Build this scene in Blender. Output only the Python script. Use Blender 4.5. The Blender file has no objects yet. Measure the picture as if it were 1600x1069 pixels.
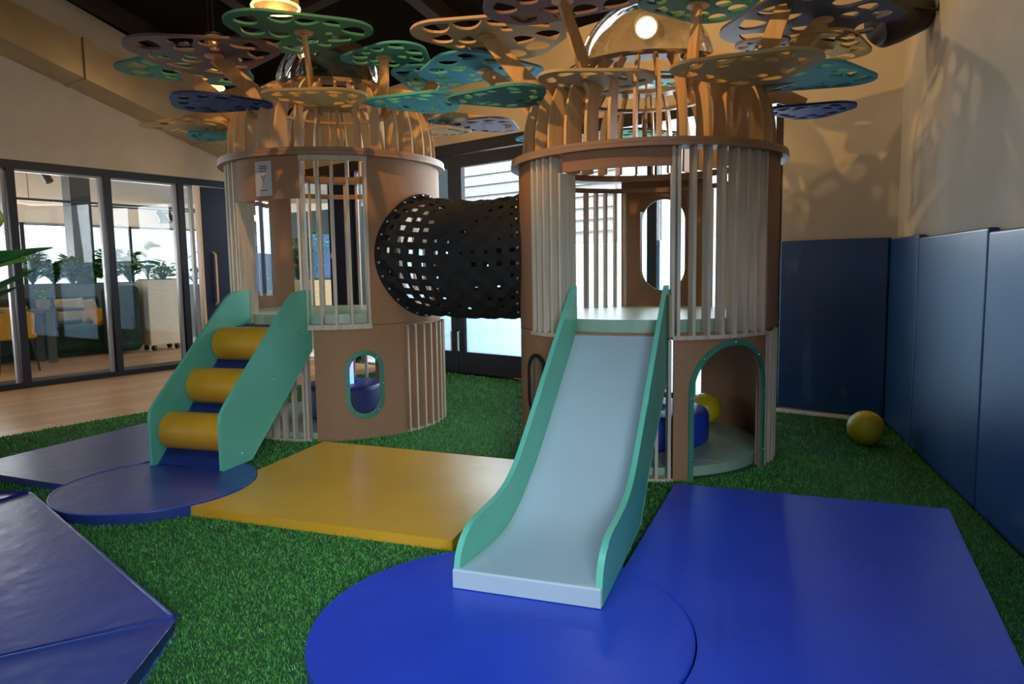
import bpy, math, random
import numpy as np
from mathutils import Vector, Matrix
from mathutils.geometry import tessellate_polygon
random.seed(7)
S = bpy.context.scene
COL = S.collection
PI = math.pi
rad = math.radians

# ------------------------------------------------------------------ camera
EYE = Vector((0, 0, 1.2)); FPX = 1107.0
p_, r_ = rad(5.83), rad(0.89)
fw = Vector((0, math.cos(p_), -math.sin(p_)))
up0 = Vector((0, math.sin(p_), math.cos(p_))); rt0 = Vector((1, 0, 0))
rt = rt0 * math.cos(r_) - up0 * math.sin(r_)
up = up0 * math.cos(r_) + rt0 * math.sin(r_)
cam = bpy.data.cameras.new('camera'); cam.sensor_width = 36; cam.lens = FPX / 1600 * 36
cam.clip_start = 0.05; cam.clip_end = 200
co = bpy.data.objects.new('camera', cam); COL.objects.link(co)
m = Matrix((rt, up, -fw)).transposed().to_4x4(); m.translation = EYE
co.matrix_world = m
S.camera = co

# ------------------------------------------------------------------ world, exposure
S.view_settings.view_transform = 'Standard'; S.view_settings.look = 'None'
S.view_settings.gamma = 1; S.view_settings.use_curve_mapping = False
S.view_settings.exposure = 0.0
S.cycles.max_bounces = 7; S.cycles.diffuse_bounces = 4; S.cycles.glossy_bounces = 3
S.cycles.transmission_bounces = 4; S.cycles.transparent_max_bounces = 14
S.cycles.caustics_reflective = False; S.cycles.caustics_refractive = False
S.cycles.use_denoising = True
S.cycles.sample_clamp_indirect = 4
w = bpy.data.worlds.new('world'); S.world = w; w.use_nodes = True
bg = w.node_tree.nodes['Background']; bg.inputs[0].default_value = (.78, .88, 1, 1); bg.inputs[1].default_value = 1.9

def light(kind, name, loc, power, col, target=None, size=.1, sizey=None, spot=None, blend=.4, spread=None):
    l = bpy.data.lights.new(name, kind); l.energy = power; l.color = col
    if kind == 'AREA':
        l.shape = 'RECTANGLE'; l.size = size; l.size_y = sizey or size
        if spread: l.spread = spread
    else:
        l.shadow_soft_size = size
    if kind == 'SPOT': l.spot_size = spot; l.spot_blend = blend
    o = bpy.data.objects.new(name, l); COL.objects.link(o); o.location = loc
    if target is not None:
        o.rotation_euler = (Vector(target) - Vector(loc)).to_track_quat('-Z', 'Y').to_euler()
    return o

# wall frames: left glass wall (a along it, b beyond it), back wall (t along it to the right, q beyond it)
LA = Vector((-5.43, 7.41, 0)); LD = Vector((.571, .821, 0)); LN = Vector((-.821, .571, 0))
def K(a, b, z=0): return LA + LD * a + LN * b + Vector((0, 0, z))
BA = Vector((-.81, 8.33, 0)); BD = Vector((.770, -.638, 0)); BN = Vector((.638, .770, 0))
def Q(t, q, z=0): return BA + BD * t + BN * q + Vector((0, 0, z))
WARM = (1, .56, .17); DAY = (.80, .90, 1)

# daylight beyond the glazing, plus two fill lights added inside the room
light('AREA', 'daylight_patio', Q(3.1, 1.7, 1.7), 430, (.86, .93, 1), Q(3.1, 0, 1.6), 3.4, 3.6)
light('AREA', 'daylight_cafe', K(2.0, 11.5, 1.9), 3400, (.92, .96, 1), K(2.0, 0, 1.0), 15, 4.0)
light('AREA', 'fill_overhead', (-.5, 1.9, 5.1), 54, (.50, .72, 1), (-.45, 2.0, 0), 2.4, 1.4, spread=rad(88))  # added cool fill from above, under a ceiling without any opening
light('AREA', 'fill_front', (.35, -1.7, 1.7), 19, (.70, .86, 1), (-.35, 3.1, .1), 1.0, 1.4, spread=rad(50))  # added soft fill from behind the viewer for slide and steps; no doorway there
light('AREA', 'daylight_back_doors', Q(.1, 1.9, 2.7), 150, (.92, .96, 1), Q(.2, -2.2, .1), 2.4, 1.2)
# lamps of the room
light('SPOT', 'track_spot_light', (-.9, 2.6, 3.5), 230, WARM, (.9, 5.4, 2.7), .03, spot=rad(70), blend=.5)
light('SPOT', 'track_spot_light', (-1.0, 3.6, 4.2), 215, WARM, (-1.3, 6.2, 2.4), .05, spot=rad(70), blend=.5)
light('SPOT', 'track_spot_light', (1.25, 3.3, 4.3), 62, (1, .68, .36), (2.55, 4.3, 1.9), .03, spot=rad(75), blend=.5)
light('SPOT', 'track_spot_light', (1.0, 5.0, 3.95), 50, (1, .76, .48), (2.5, 4.0, 2.1), .02, spot=rad(70), blend=.5)
light('POINT', 'pendant_light', (-1.66, 5.31, 3.07), 14, WARM, size=.07)
light('POINT', 'pendant_light', (-3.0, 7.4, 3.05), 24, WARM, size=.06)
light('POINT', 'wall_light', (1.25, 5.5, 3.38), 16, WARM, size=.07)
light('POINT', 'pendant_light', (.3, 6.2, 3.3), 16, WARM, size=.07)

# ------------------------------------------------------------------ materials
MC = {}
def mat(name, col, rough=.6, col2=None, scale=8, bump=0, bscale=60, metal=0, spec=.5, emit=None, estr=0, stretch=None, coat=0, detail=3, lo=.35, hi=.65):
    if name in MC: return MC[name]
    M = bpy.data.materials.new(name); M.use_nodes = True; nt = M.node_tree; N = nt.nodes; L = nt.links
    b = N['Principled BSDF']
    b.inputs['Base Color'].default_value = (*col, 1); b.inputs['Roughness'].default_value = rough
    b.inputs['Metallic'].default_value = metal; b.inputs['Specular IOR Level'].default_value = spec
    if coat: b.inputs['Coat Weight'].default_value = coat; b.inputs['Coat Roughness'].default_value = .15
    if emit: b.inputs['Emission Color'].default_value = (*emit, 1); b.inputs['Emission Strength'].default_value = estr
    if col2 or bump:
        tc = N.new('ShaderNodeTexCoord'); mp = N.new('ShaderNodeMapping'); L.new(tc.outputs['Object'], mp.inputs[0])
        if stretch: mp.inputs['Scale'].default_value = stretch
    if col2:
        n = N.new('ShaderNodeTexNoise'); n.inputs['Scale'].default_value = scale; n.inputs['Detail'].default_value = detail
        L.new(mp.outputs[0], n.inputs['Vector'])
        r = N.new('ShaderNodeValToRGB'); r.color_ramp.elements[0].position = lo; r.color_ramp.elements[1].position = hi
        r.color_ramp.elements[0].color = (*col, 1); r.color_ramp.elements[1].color = (*col2, 1)
        L.new(n.outputs['Fac'], r.inputs[0]); L.new(r.outputs[0], b.inputs['Base Color'])
    if bump:
        n2 = N.new('ShaderNodeTexNoise'); n2.inputs['Scale'].default_value = bscale; n2.inputs['Detail'].default_value = 3
        L.new(mp.outputs[0], n2.inputs['Vector'])
        bp = N.new('ShaderNodeBump'); bp.inputs['Strength'].default_value = bump; bp.inputs['Distance'].default_value = .02
        L.new(n2.outputs['Fac'], bp.inputs['Height']); L.new(bp.outputs[0], b.inputs['Normal'])
    MC[name] = M; return M

def glass(name, tint=(1, 1, 1), gl=.06, rough=0.0, fres=True, k=.55, bl=.25):
    if name in MC: return MC[name]
    M = bpy.data.materials.new(name); M.use_nodes = True; nt = M.node_tree; N = nt.nodes; L = nt.links
    N.remove(N['Principled BSDF'])
    t = N.new('ShaderNodeBsdfTransparent'); t.inputs[0].default_value = (*tint, 1)
    g = N.new('ShaderNodeBsdfGlossy'); g.inputs['Roughness'].default_value = rough
    mx = N.new('ShaderNodeMixShader'); L.new(t.outputs[0], mx.inputs[1]); L.new(g.outputs[0], mx.inputs[2])
    if fres:
        lw = N.new('ShaderNodeLayerWeight'); lw.inputs['Blend'].default_value = bl
        ma = N.new('ShaderNodeMath'); ma.operation = 'MULTIPLY_ADD'; ma.use_clamp = True; ma.inputs[1].default_value = k; ma.inputs[2].default_value = gl
        L.new(lw.outputs['Facing'], ma.inputs[0]); L.new(ma.outputs[0], mx.inputs[0])
    else: mx.inputs[0].default_value = gl
    L.new(mx.outputs[0], N['Material Output'].inputs[0])
    MC[name] = M; return M

MDF = mat('brown_fibreboard', (.27, .13, .062), .62, (.40, .215, .115), 220, bump=.03, bscale=300, spec=.3, lo=.3, hi=.7)
PLY = mat('birch_plywood', (.50, .41, .30), .55, (.62, .52, .40), 5, stretch=(9, 9, .6), spec=.3)
PLYW = mat('plywood_ring', (.27, .15, .08), .45, (.36, .21, .12), 6, stretch=(1, 1, 60), spec=.4)
RIB = mat('warm_plywood_rib', (.56, .34, .16), .5, (.66, .43, .22), 4, stretch=(6, 6, .8), spec=.3)
EDGE = mat('dark_ply_edge', (.22, .10, .05), .6)
GREEN = mat('sea_green_laminate', (.115, .47, .32), .38, (.135, .51, .35), 3, spec=.4)
DGREEN = mat('dark_green_trim', (.035, .20, .115), .4, (.05, .25, .15), 5)
SLIDE = mat('pale_grey_blue_laminate', (.41, .50, .54), .30, (.44, .53, .57), 2, spec=.5)
VBLUE = mat('royal_blue_vinyl', (.010, .045, .42), .36, (.014, .055, .48), 3, bump=.12, bscale=9, spec=.5)
VNAVY = mat('navy_vinyl', (.020, .040, .20), .34, (.028, .052, .24), 3, bump=.22, bscale=9, spec=.55)
VYEL = mat('yellow_vinyl', (.64, .31, .02), .33, (.70, .35, .03), 3, bump=.15, bscale=8, spec=.5)
ROLL = mat('mustard_foam_vinyl', (.60, .29, .012), .42, (.68, .34, .02), 5, bump=.1, bscale=20)
DBLUE = mat('deep_blue_vinyl', (.006, .020, .13), .42, (.008, .026, .16), 4)
WPAD = mat('blue_wall_vinyl', (.006, .042, .155), .38, (.008, .050, .18), 2, bump=.05, bscale=60)
SAGE = mat('sage_green_vinyl', (.30, .42, .30), .32, (.34, .46, .33), 3)
BLACK = mat('black_strap', (.006, .006, .007), .8, bump=.15, bscale=200)
BLKM = mat('black_metal', (.012, .012, .014), .45)
STEEL = mat('steel', (.6, .6, .6), .25, metal=1)
PLASTER = mat('wall_plaster', (.42, .365, .28), .9, (.47, .41, .325), 2.5, bump=.05, bscale=25)
WHITE = mat('white_paint', (.80, .80, .77), .8)
CEIL = mat('black_ceiling', (.004, .0035, .0035), .9, (.006, .0055, .005), 4, spec=.1)
BEAM = mat('dark_steel_beam', (.012, .010, .009), .4)
FRAME = mat('anthracite_frame', (.007, .008, .014), .5, spec=.3)
FRAMEG = mat('grey_frame', (.22, .22, .24), .35)
GALV = mat('galvanised_duct', (.50, .43, .28), .36, (.60, .52, .36), 3, metal=.9, stretch=(1, 1, 1))
CLEAR = glass('clear_glass', (.96, .98, .98), .018, k=.35)
BUBBLE = glass('clear_acrylic', (.98, .97, .95), .04, .02, k=1.2, bl=.22)
FROST = mat('frosted_film', (.62, .74, .82), .9)
_nt = FROST.node_tree; _t = _nt.nodes.new('ShaderNodeBsdfTranslucent'); _t.inputs[0].default_value = (.62, .74, .82, 1)
_m = _nt.nodes.new('ShaderNodeMixShader'); _m.inputs[0].default_value = .75
_nt.links.new(_nt.nodes['Principled BSDF'].outputs[0], _m.inputs[1]); _nt.links.new(_t.outputs[0], _m.inputs[2]); _nt.links.new(_m.outputs[0], _nt.nodes['Material Output'].inputs[0])
SIDING = mat('pale_siding', (.50, .52, .51), .8)
NAVYD = mat('navy_door', (.004, .007, .030), .5, spec=.25)
OAK = mat('pale_oak', (.62, .42, .22), .5, (.70, .50, .29), 6, stretch=(1, 1, 8))
LOAK = mat('light_wood_panel', (.66, .55, .38), .5, (.72, .61, .44), 5, stretch=(1, 1, 8))
GREYP = mat('grey_planter', (.13, .17, .18), .6, (.17, .21, .22), 4)
SOFA = mat('dark_green_upholstery', (.012, .035, .030), .85, (.02, .05, .045), 8)
MUST = mat('mustard_fabric', (.72, .36, .03), .9, (.80, .42, .05), 30)
CREAM = mat('cream_fabric', (.66, .55, .38), .9, (.72, .61, .44), 20)
TERRA = mat('clay_pot', (.35, .24, .18), .8, (.42, .30, .23), 12)
TABLE = mat('dark_table_top', (.035, .045, .05), .35)
LEAF1 = mat('deep_green_leaf', (.02, .11, .02), .45, (.04, .18, .03), 12)
LEAF2 = mat('fresh_green_leaf', (.10, .30, .03), .45, (.18, .42, .05), 12)
LIME = mat('lime_yellow', (.52, .56, .05), .45)
BALLY = mat('ball_yellow', (.60, .46, .01), .4, (.64, .50, .02), 4)
PAPER = mat('laminated_paper', (.52, .47, .46), .25)
INK = mat('grey_ink', (.08, .07, .08), .8)

def wood_floor():
    M = bpy.data.materials.new('wood_floor'); M.use_nodes = True; nt = M.node_tree; N = nt.nodes; L = nt.links
    b = N['Principled BSDF']; b.inputs['Roughness'].default_value = .38
    tc = N.new('ShaderNodeTexCoord'); mp = N.new('ShaderNodeMapping'); L.new(tc.outputs['Object'], mp.inputs[0])
    mp.inputs['Rotation'].default_value = (0, 0, -math.atan2(.821, .571))
    br = N.new('ShaderNodeTexBrick'); L.new(mp.outputs[0], br.inputs[0])
    br.inputs['Scale'].default_value = 1; br.inputs['Brick Width'].default_value = 1.4; br.inputs['Row Height'].default_value = .14
    br.inputs['Mortar Size'].default_value = .002
    br.inputs['Color1'].default_value = (.62, .34, .15, 1); br.inputs['Color2'].default_value = (.78, .46, .23, 1)
    br.inputs['Mortar'].default_value = (.25, .12, .05, 1)
    n = N.new('ShaderNodeTexNoise'); n.inputs['Scale'].default_value = 3
    mp2 = N.new('ShaderNodeMapping'); mp2.inputs['Scale'].default_value = (1, 14, 1); L.new(mp.outputs[0], mp2.inputs[0]); L.new(mp2.outputs[0], n.inputs['Vector'])
    mx = N.new('ShaderNodeMix'); mx.data_type = 'RGBA'; mx.blend_type = 'MULTIPLY'; mx.inputs[0].default_value = .2
    L.new(br.outputs[0], mx.inputs[6]); L.new(n.outputs['Color'], mx.inputs[7]); L.new(mx.outputs[2], b.inputs['Base Color'])
    return M
WOODF = wood_floor()
TURFB = mat('turf_backing', (.012, .045, .010), .9, (.02, .07, .015), 60)
def turf_mat():
    M = bpy.data.materials.new('turf_blades'); M.use_nodes = True; nt = M.node_tree; N = nt.nodes; L = nt.links
    b = N['Principled BSDF']; b.inputs['Roughness'].default_value = .45; b.inputs['Specular IOR Level'].default_value = .35
    g = N.new('ShaderNodeNewGeometry'); r = N.new('ShaderNodeValToRGB')
    r.color_ramp.elements[0].color = (.022, .165, .035, 1); r.color_ramp.elements[1].color = (.13, .42, .06, 1)
    L.new(g.outputs['Random Per Island'], r.inputs[0]); L.new(r.outputs[0], b.inputs['Base Color'])
    return M
TURF = turf_mat()

# ------------------------------------------------------------------ mesh helpers
class MB:
    def __init__(s): s.v = []; s.f = []
    def add(s, vs, fs):
        n = len(s.v); s.v += [Vector(v) for v in vs]; s.f += [tuple(i + n for i in f) for f in fs]; return s
    def hexa(s, p):   # 8 points: bottom 4 ccw, top 4 ccw
        return s.add(p, [(0, 3, 2, 1), (4, 5, 6, 7), (0, 1, 5, 4), (1, 2, 6, 5), (2, 3, 7, 6), (3, 0, 4, 7)])
    def obox(s, c, ex, ey, ez, sx, sy, sz):   # centre, axes, full sizes
        c = Vector(c); ex = Vector(ex) * sx / 2; ey = Vector(ey) * sy / 2; ez = Vector(ez) * sz / 2
        return s.hexa([c - ex - ey - ez, c + ex - ey - ez, c + ex + ey - ez, c - ex + ey - ez, c - ex - ey + ez, c + ex - ey + ez, c + ex + ey + ez, c - ex + ey + ez])
    def box(s, x0, x1, y0, y1, z0, z1):
        return s.hexa([(x0, y0, z0), (x1, y0, z0), (x1, y1, z0), (x0, y1, z0), (x0, y0, z1), (x1, y0, z1), (x1, y1, z1), (x0, y1, z1)])
    def wbox(s, F, a0, a1, b0, b1, z0, z1):   # box in a wall frame F(a,b,z)
        return s.hexa([F(a0, b0, z0), F(a1, b0, z0), F(a1, b1, z0), F(a0, b1, z0), F(a0, b0, z1), F(a1, b0, z1), F(a1, b1, z1), F(a0, b1, z1)])
    def prism(s, loops, F, d0, d1):   # 2D loops (outline, holes...) mapped by F(x,y,d)
        L3 = [[Vector((x, y, 0)) for x, y in lp] for lp in loops]
        tris = tessellate_polygon(L3); flat = [q for lp in loops for q in lp]; n = len(flat)
        vs = [F(x, y, d0) for x, y in flat] + [F(x, y, d1) for x, y in flat]
        fs = [t for t in tris] + [(t[2] + n, t[1] + n, t[0] + n) for t in tris]
        k = 0
        for lp in loops:
            c = len(lp)
            for i in range(c): j = (i + 1) % c; fs.append((k + i, k + j, k + j + n, k + i + n))
            k += c
        return s.add(vs, fs)
    def tube(s, pts, r, n=8, closed=False, caps=True):
        pts = [Vector(p) for p in pts]; m = len(pts); base = []
        rr = r if isinstance(r, (list, tuple)) else [r] * m
        nrm = None; vs = []
        for i, p in enumerate(pts):
            t = (pts[(i + 1) % m] - pts[i - 1]) if closed else (pts[min(i + 1, m - 1)] - pts[max(i - 1, 0)])
            t.normalize()
            if nrm is None: nrm = t.orthogonal().normalized()
            else: nrm = (nrm - t * nrm.dot(t)).normalized()
            bn = t.cross(nrm)
            vs += [p + (nrm * math.cos(2 * PI * k / n) + bn * math.sin(2 * PI * k / n)) * rr[i] for k in range(n)]
        fs = []
        for i in range(m if closed else m - 1):
            j = (i + 1) % m
            for k in range(n): l = (k + 1) % n; fs.append((i * n + k, i * n + l, j * n + l, j * n + k))
        if caps and not closed: fs.append(tuple(range(n - 1, -1, -1))); fs.append(tuple((m - 1) * n + k for k in range(n)))
        return s.add(vs, fs)
    def lathe(s, prof, c, n=32, axis=None):   # prof [(r,z)]
        c = Vector(c); vs = []; m = len(prof)
        if axis is None: ex, ey, ez = Vector((1, 0, 0)), Vector((0, 1, 0)), Vector((0, 0, 1))
        else: ez = Vector(axis).normalized(); ex = ez.orthogonal().normalized(); ey = ez.cross(ex)
        for r, z in prof: vs += [c + ez * z + (ex * math.cos(2 * PI * k / n) + ey * math.sin(2 * PI * k / n)) * max(r, 1e-5) for k in range(n)]
        fs = [(i * n + k, i * n + (k + 1) % n, (i + 1) * n + (k + 1) % n, (i + 1) * n + k) for i in range(m - 1) for k in range(n)]
        return s.add(vs, fs)
    def ball(s, c, r, n=24, sz=1):
        return s.lathe([(r * math.sin(PI * i / 14), -r * sz * math.cos(PI * i / 14)) for i in range(15)], c, n)
OFF = {}
def link(name, mb, m, parent=None, smooth=False, bevel=0, seg=2, loc=None, solid=0, weld=False, kind=None, label=None):
    off = OFF[parent.name] if parent is not None else (Vector(loc) if loc is not None else sum(mb.v, Vector()) / max(1, len(mb.v)))
    if parent is None and loc is None: off.z = min(v.z for v in mb.v)
    me = bpy.data.meshes.new(name); me.from_pydata([v - off for v in mb.v], [], mb.f); me.update()
    o = bpy.data.objects.new(name, me); COL.objects.link(o)
    me.materials.append(m)
    if parent is None: o.location = off
    else: o.parent = parent
    OFF[o.name] = off
    if smooth:
        me.polygons.foreach_set('use_smooth', [True] * len(me.polygons))
        try:
            md = None; me.set_sharp_from_angle(angle=rad(40))
        except Exception: pass
    if weld: md = o.modifiers.new('w', 'WELD'); md.merge_threshold = .0005
    if solid: md = o.modifiers.new('s', 'SOLIDIFY'); md.thickness = solid
    if bevel: md = o.modifiers.new('b', 'BEVEL'); md.width = bevel; md.segments = seg; md.limit_method = 'ANGLE'; md.angle_limit = rad(35)
    if kind: o['kind'] = kind
    if label: o['label'] = label
    return o
def struct(name, mb, m, **k): return link(name, mb, m, kind='structure', **k)
def tag(o, label, cat, group=None, kind=None):
    o['label'] = label; o['category'] = cat
    if group: o['group'] = group
    if kind: o['kind'] = kind
    return o
def thing(name, loc, label, cat, group=None):
    o = bpy.data.objects.new(name, None); COL.objects.link(o); o.location = loc; o.empty_display_size = .1
    OFF[o.name] = Vector(loc); return tag(o, label, cat, group)
def copy_tree(o, parent=None):
    c = o.copy(); COL.objects.link(c); c.parent = parent
    for ch in list(o.children): copy_tree(ch, c)
    OFF[c.name] = OFF[o.name]
    return c

# ------------------------------------------------------------------ room shell
RD = Vector((-.289, -.957, 0)); RC = Vector((2.87, 5.31, 0)); RN = Vector((.957, -.289, 0))
def W(a, b, z=0): return RC + RD * a + RN * b + Vector((0, 0, z))   # right wall frame: a towards camera, b beyond
def ceilz(x, y):
    d = -(Vector((x, y, 0)) - BA).dot(BN); t = (Vector((x, y, 0)) - BA).dot(BD)
    return 3.42 + .33 * d + .03 * (t + .95)
mb = MB(); mb.hexa([K(-16, 14, -.12), (3.5, -2.6, -.12), (4.5, 8, -.12), K(14, 14, -.12), K(-16, 14, -.002), (3.5, -2.6, -.002), (4.5, 8, -.002), K(14, 14, -.002)])
struct('floor', mb, WOODF)
# paving outdoors
mb = MB().wbox(Q, -8, 6, .12, 9, -.06, -.001); struct('floor_patio', mb, mat('patio_paving', (.5, .5, .5), .9, (.6, .6, .58), 3))
# ceiling (sloping up towards the viewer)
cs = [K(-13, .05), K(3.75, .05), Vector((2.95, 5.35, 0)), Vector((.4, -2.7, 0))]
def cz(v, h=0): return Vector((v.x, v.y, ceilz(v.x, v.y) + h))
struct('ceiling', MB().hexa([cz(c) for c in cs] + [cz(c, .1) for c in cs]), CEIL)
# ceiling beams
for i, (t0, wd) in enumerate([(-2.6, .14), (-.9, .16), (.9, .14)]):
    mb = MB(); a = BA + BD * t0 - BN * .05; b = a - BN * 8
    mb.hexa([cz(a - BD * wd / 2, -.17), cz(a + BD * wd / 2, -.17), cz(b + BD * wd / 2, -.17), cz(b - BD * wd / 2, -.17), cz(a - BD * wd / 2), cz(a + BD * wd / 2), cz(b + BD * wd / 2), cz(b - BD * wd / 2)])
    struct('trim_%d' % (i + 1), mb, BEAM)
for i, d in enumerate([1.6, 3.4]):
    mb = MB(); a = BA - BD * 3.2 - BN * d; b = BA + BD * 3.0 - BN * d
    hh = BN * .04
    mb.hexa([cz(a - hh, -.24), cz(b - hh, -.24), cz(b + hh, -.24), cz(a + hh, -.24), cz(a - hh, -.17), cz(b - hh, -.17), cz(b + hh, -.17), cz(a + hh, -.17)])
    struct('trim_%d' % (i + 4), mb, BLKM)
# left wall above the glass
def lwall(a0, a1, z0=2.44):
    e = [K(a0, .0), K(a1, .0), K(a1, .12), K(a0, .12)]
    return MB().hexa([v + Vector((0, 0, z0)) for v in e] + [cz(v, .05) for v in e])
struct('wall_left', lwall(-13, 3.67), PLASTER)
# left glazing: head, sill, posts
mb = MB().wbox(K, -13, 3.67, 0, .10, 2.35, 2.44); mb.wbox(K, -13, 3.67, 0, .10, 0, .06)
struct('trim_6', mb, FRAME)
posts = [-2.7, -1.7, -.72, .27, 1.26, 2.16]
for i, a in enumerate(posts + [2.40]):
    if i < len(posts):
        a1 = posts[i + 1] if i + 1 < len(posts) else 2.38
        wn = MB().wbox(K, a + .04, a1 - .04, .045, .055, .06, 2.35)
        g = struct('window_%d' % (i + 1), wn, CLEAR)
        fr = MB().wbox(K, a - .035, a + .04, -.01, .09, .06, 2.35); link('window_post', fr, FRAME, g)
        fr = MB().wbox(K, a1 - .085, a1 - .045, .02, .07, .06, 2.35); link('inner_stile', fr, FRAMEG, g)
        fr = MB().wbox(K, a + .04, a1 - .04, .02, .07, 2.325, 2.35); link('top_rail', fr, FRAMEG, g)
# navy door with timber edge
d = struct('door_1', MB().prism([[(2.42, .02), (3.5, .02), (3.5, 2.34), (2.42, 2.34)], [(2.80, .30), (3.30, .30), (3.30, 2.02), (2.80, 2.02)]], lambda x, y, q: K(x, q, y), -.01, .05), NAVYD)
link('door_edge', MB().wbox(K, 2.385, 2.415, -.02, .07, .02, 2.34), OAK, d)
link('door_glass', MB().wbox(K, 2.80, 3.30, .015, .022, .30, 2.02), glass('blue_tinted_glass', (.16, .26, .42), .08), d)
hp = [K(2.56, -.01, .80), K(2.56, -.06, .83), K(2.56, -.065, .9), K(2.56, -.065, 1.4), K(2.56, -.06, 1.46), K(2.56, -.01, 1.49)]
link('door_handle', MB().tube(hp, .015, 10), OAK, d, smooth=True)
# solid return after the door
struct('trim_7', MB().wbox(K, 3.5, 3.7, -.01, .1, 0, 2.35), FRAME)
# back wall above the glass + return
def bwall(t0, t1, z0, q0=0, q1=.14):
    e = [Q(t0, q0), Q(t1, q0), Q(t1, q1), Q(t0, q1)]
    return MB().hexa([v + Vector((0, 0, z0)) for v in e] + [cz(v, .05) for v in e])
struct('wall_back', bwall(-3.28, 3.9, 2.60), PLASTER)
struct('wall_back_right', bwall(3.9, 4.78, 0), PLASTER)
mb = MB().wbox(Q, -3.28, 3.92, -.02, .12, 2.50, 2.62); struct('trim_8', mb, FRAME)
struct('trim_9', MB().wbox(Q, 1.4, 3.92, -.01, .12, 0, .05), FRAME)
# back glazing
def bwindow(n, t0, t1):
    g = struct('window_%d' % n, MB().wbox(Q, t0 + .05, t1 - .05, .05, .06, .06, 2.5), CLEAR)
    link('window_post', MB().wbox(Q, t0 - .05, t0 + .05, 0, .1, .05, 2.5), FRAME, g)
    if t0 > 1: link('frosted_film', MB().wbox(Q, t0 + .05, t1 - .05, .061, .063, .06, 1.45), FROST, g)
    return g
bwindow(10, -3.20, -2.12); bwindow(11, -1.60, -.98)
bwindow(12, 1.42, 2.74)
g = bwindow(13, 2.74, 3.92)
link('window_post', MB().wbox(Q, 3.86, 3.92, 0, .1, .05, 2.5), FRAME, g)
def bdoor(n, t0, t1, hside):
    o = [(t0, .02), (t1, .02), (t1, 2.49), (t0, 2.49)]; s = .10
    h = [(t0 + s, .26), (t1 - s, .26), (t1 - s, 2.36), (t0 + s, 2.36)]
    g = struct('door_%d' % n, MB().prism([o, h], lambda x, y, q: Q(x, q, y), .01, .07), FRAME)
    link('door_glass', MB().wbox(Q, t0 + s, t1 - s, .04, .046, .26, 2.36), CLEAR, g)
    link('frosted_film', MB().wbox(Q, t0 + s, t1 - s, .047, .049, .26, 1.45), FROST, g)
    th = t0 + .05 if hside < 0 else t1 - .05
    link('door_handle', MB().tube([Q(th, .01, .27), Q(th, -.045, .28), Q(th, -.045, .50), Q(th, .01, .51)], .011, 8), STEEL, g, smooth=True)
    return g
bdoor(2, -.88, .225, 1); bdoor(3, .235, 1.36, -1)
struct('trim_10', MB().wbox(Q, -.98, -.885, -.01, .1, 0, 2.5), FRAME); struct('trim_11', MB().wbox(Q, 1.365, 1.42, -.01, .1, 0, 2.5), FRAME)
# right wall
e = [W(0, 0), W(8.4, 0), W(8.4, .12), W(0, .12)]
struct('wall_right', MB().hexa(e + [cz(v, .05) for v in e]), PLASTER)
# front wall behind the viewer
e = lambda x0, x1, z0, z1: [Vector((x0, -2.5, z0)), Vector((x1, -2.5, z0)), Vector((x1, -2.38, z0)), Vector((x0, -2.38, z0)), Vector((x0, -2.5, z1)), Vector((x1, -2.5, z1)), Vector((x1, -2.38, z1)), Vector((x0, -2.38, z1))]
mb = MB().hexa(e(-12.5, .9, 0, 8))
struct('wall_front', mb, PLASTER)
# white skirting at back right
struct('baseboard_back', MB().wbox(Q, 3.93, 4.72, -.10, -.085, 0, .035), WHITE)
# outdoor siding wall behind the doors, boards as geometry
mb = MB()
for k in range(21): mb.hexa([Q(-1.75, 2.2, k * .155), Q(1.0, 2.2, k * .155), Q(1.0, 2.3, k * .155), Q(-1.75, 2.3, k * .155), Q(-1.75, 2.225, k * .155 + .148), Q(1.0, 2.225, k * .155 + .148), Q(1.0, 2.3, k * .155 + .148), Q(-1.75, 2.3, k * .155 + .148)])
struct('wall_outside', mb, SIDING)
light('AREA', 'daylight_on_siding', Q(-1.6, .55, 4.2), 170, (.90, .95, 1), Q(-1.6, 2.2, 1.2), 6, 1.2)

struct('wall_outside_dark', MB().wbox(Q, -3.1, -1.8, 2.6, 2.7, 0, 3.0), mat('dark_teal_wall', (.02, .05, .06), .7))
struct('trim_13', MB().wbox(Q, -2.12, -1.60, -.01, .10, .0, 2.5), FRAME)
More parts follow.
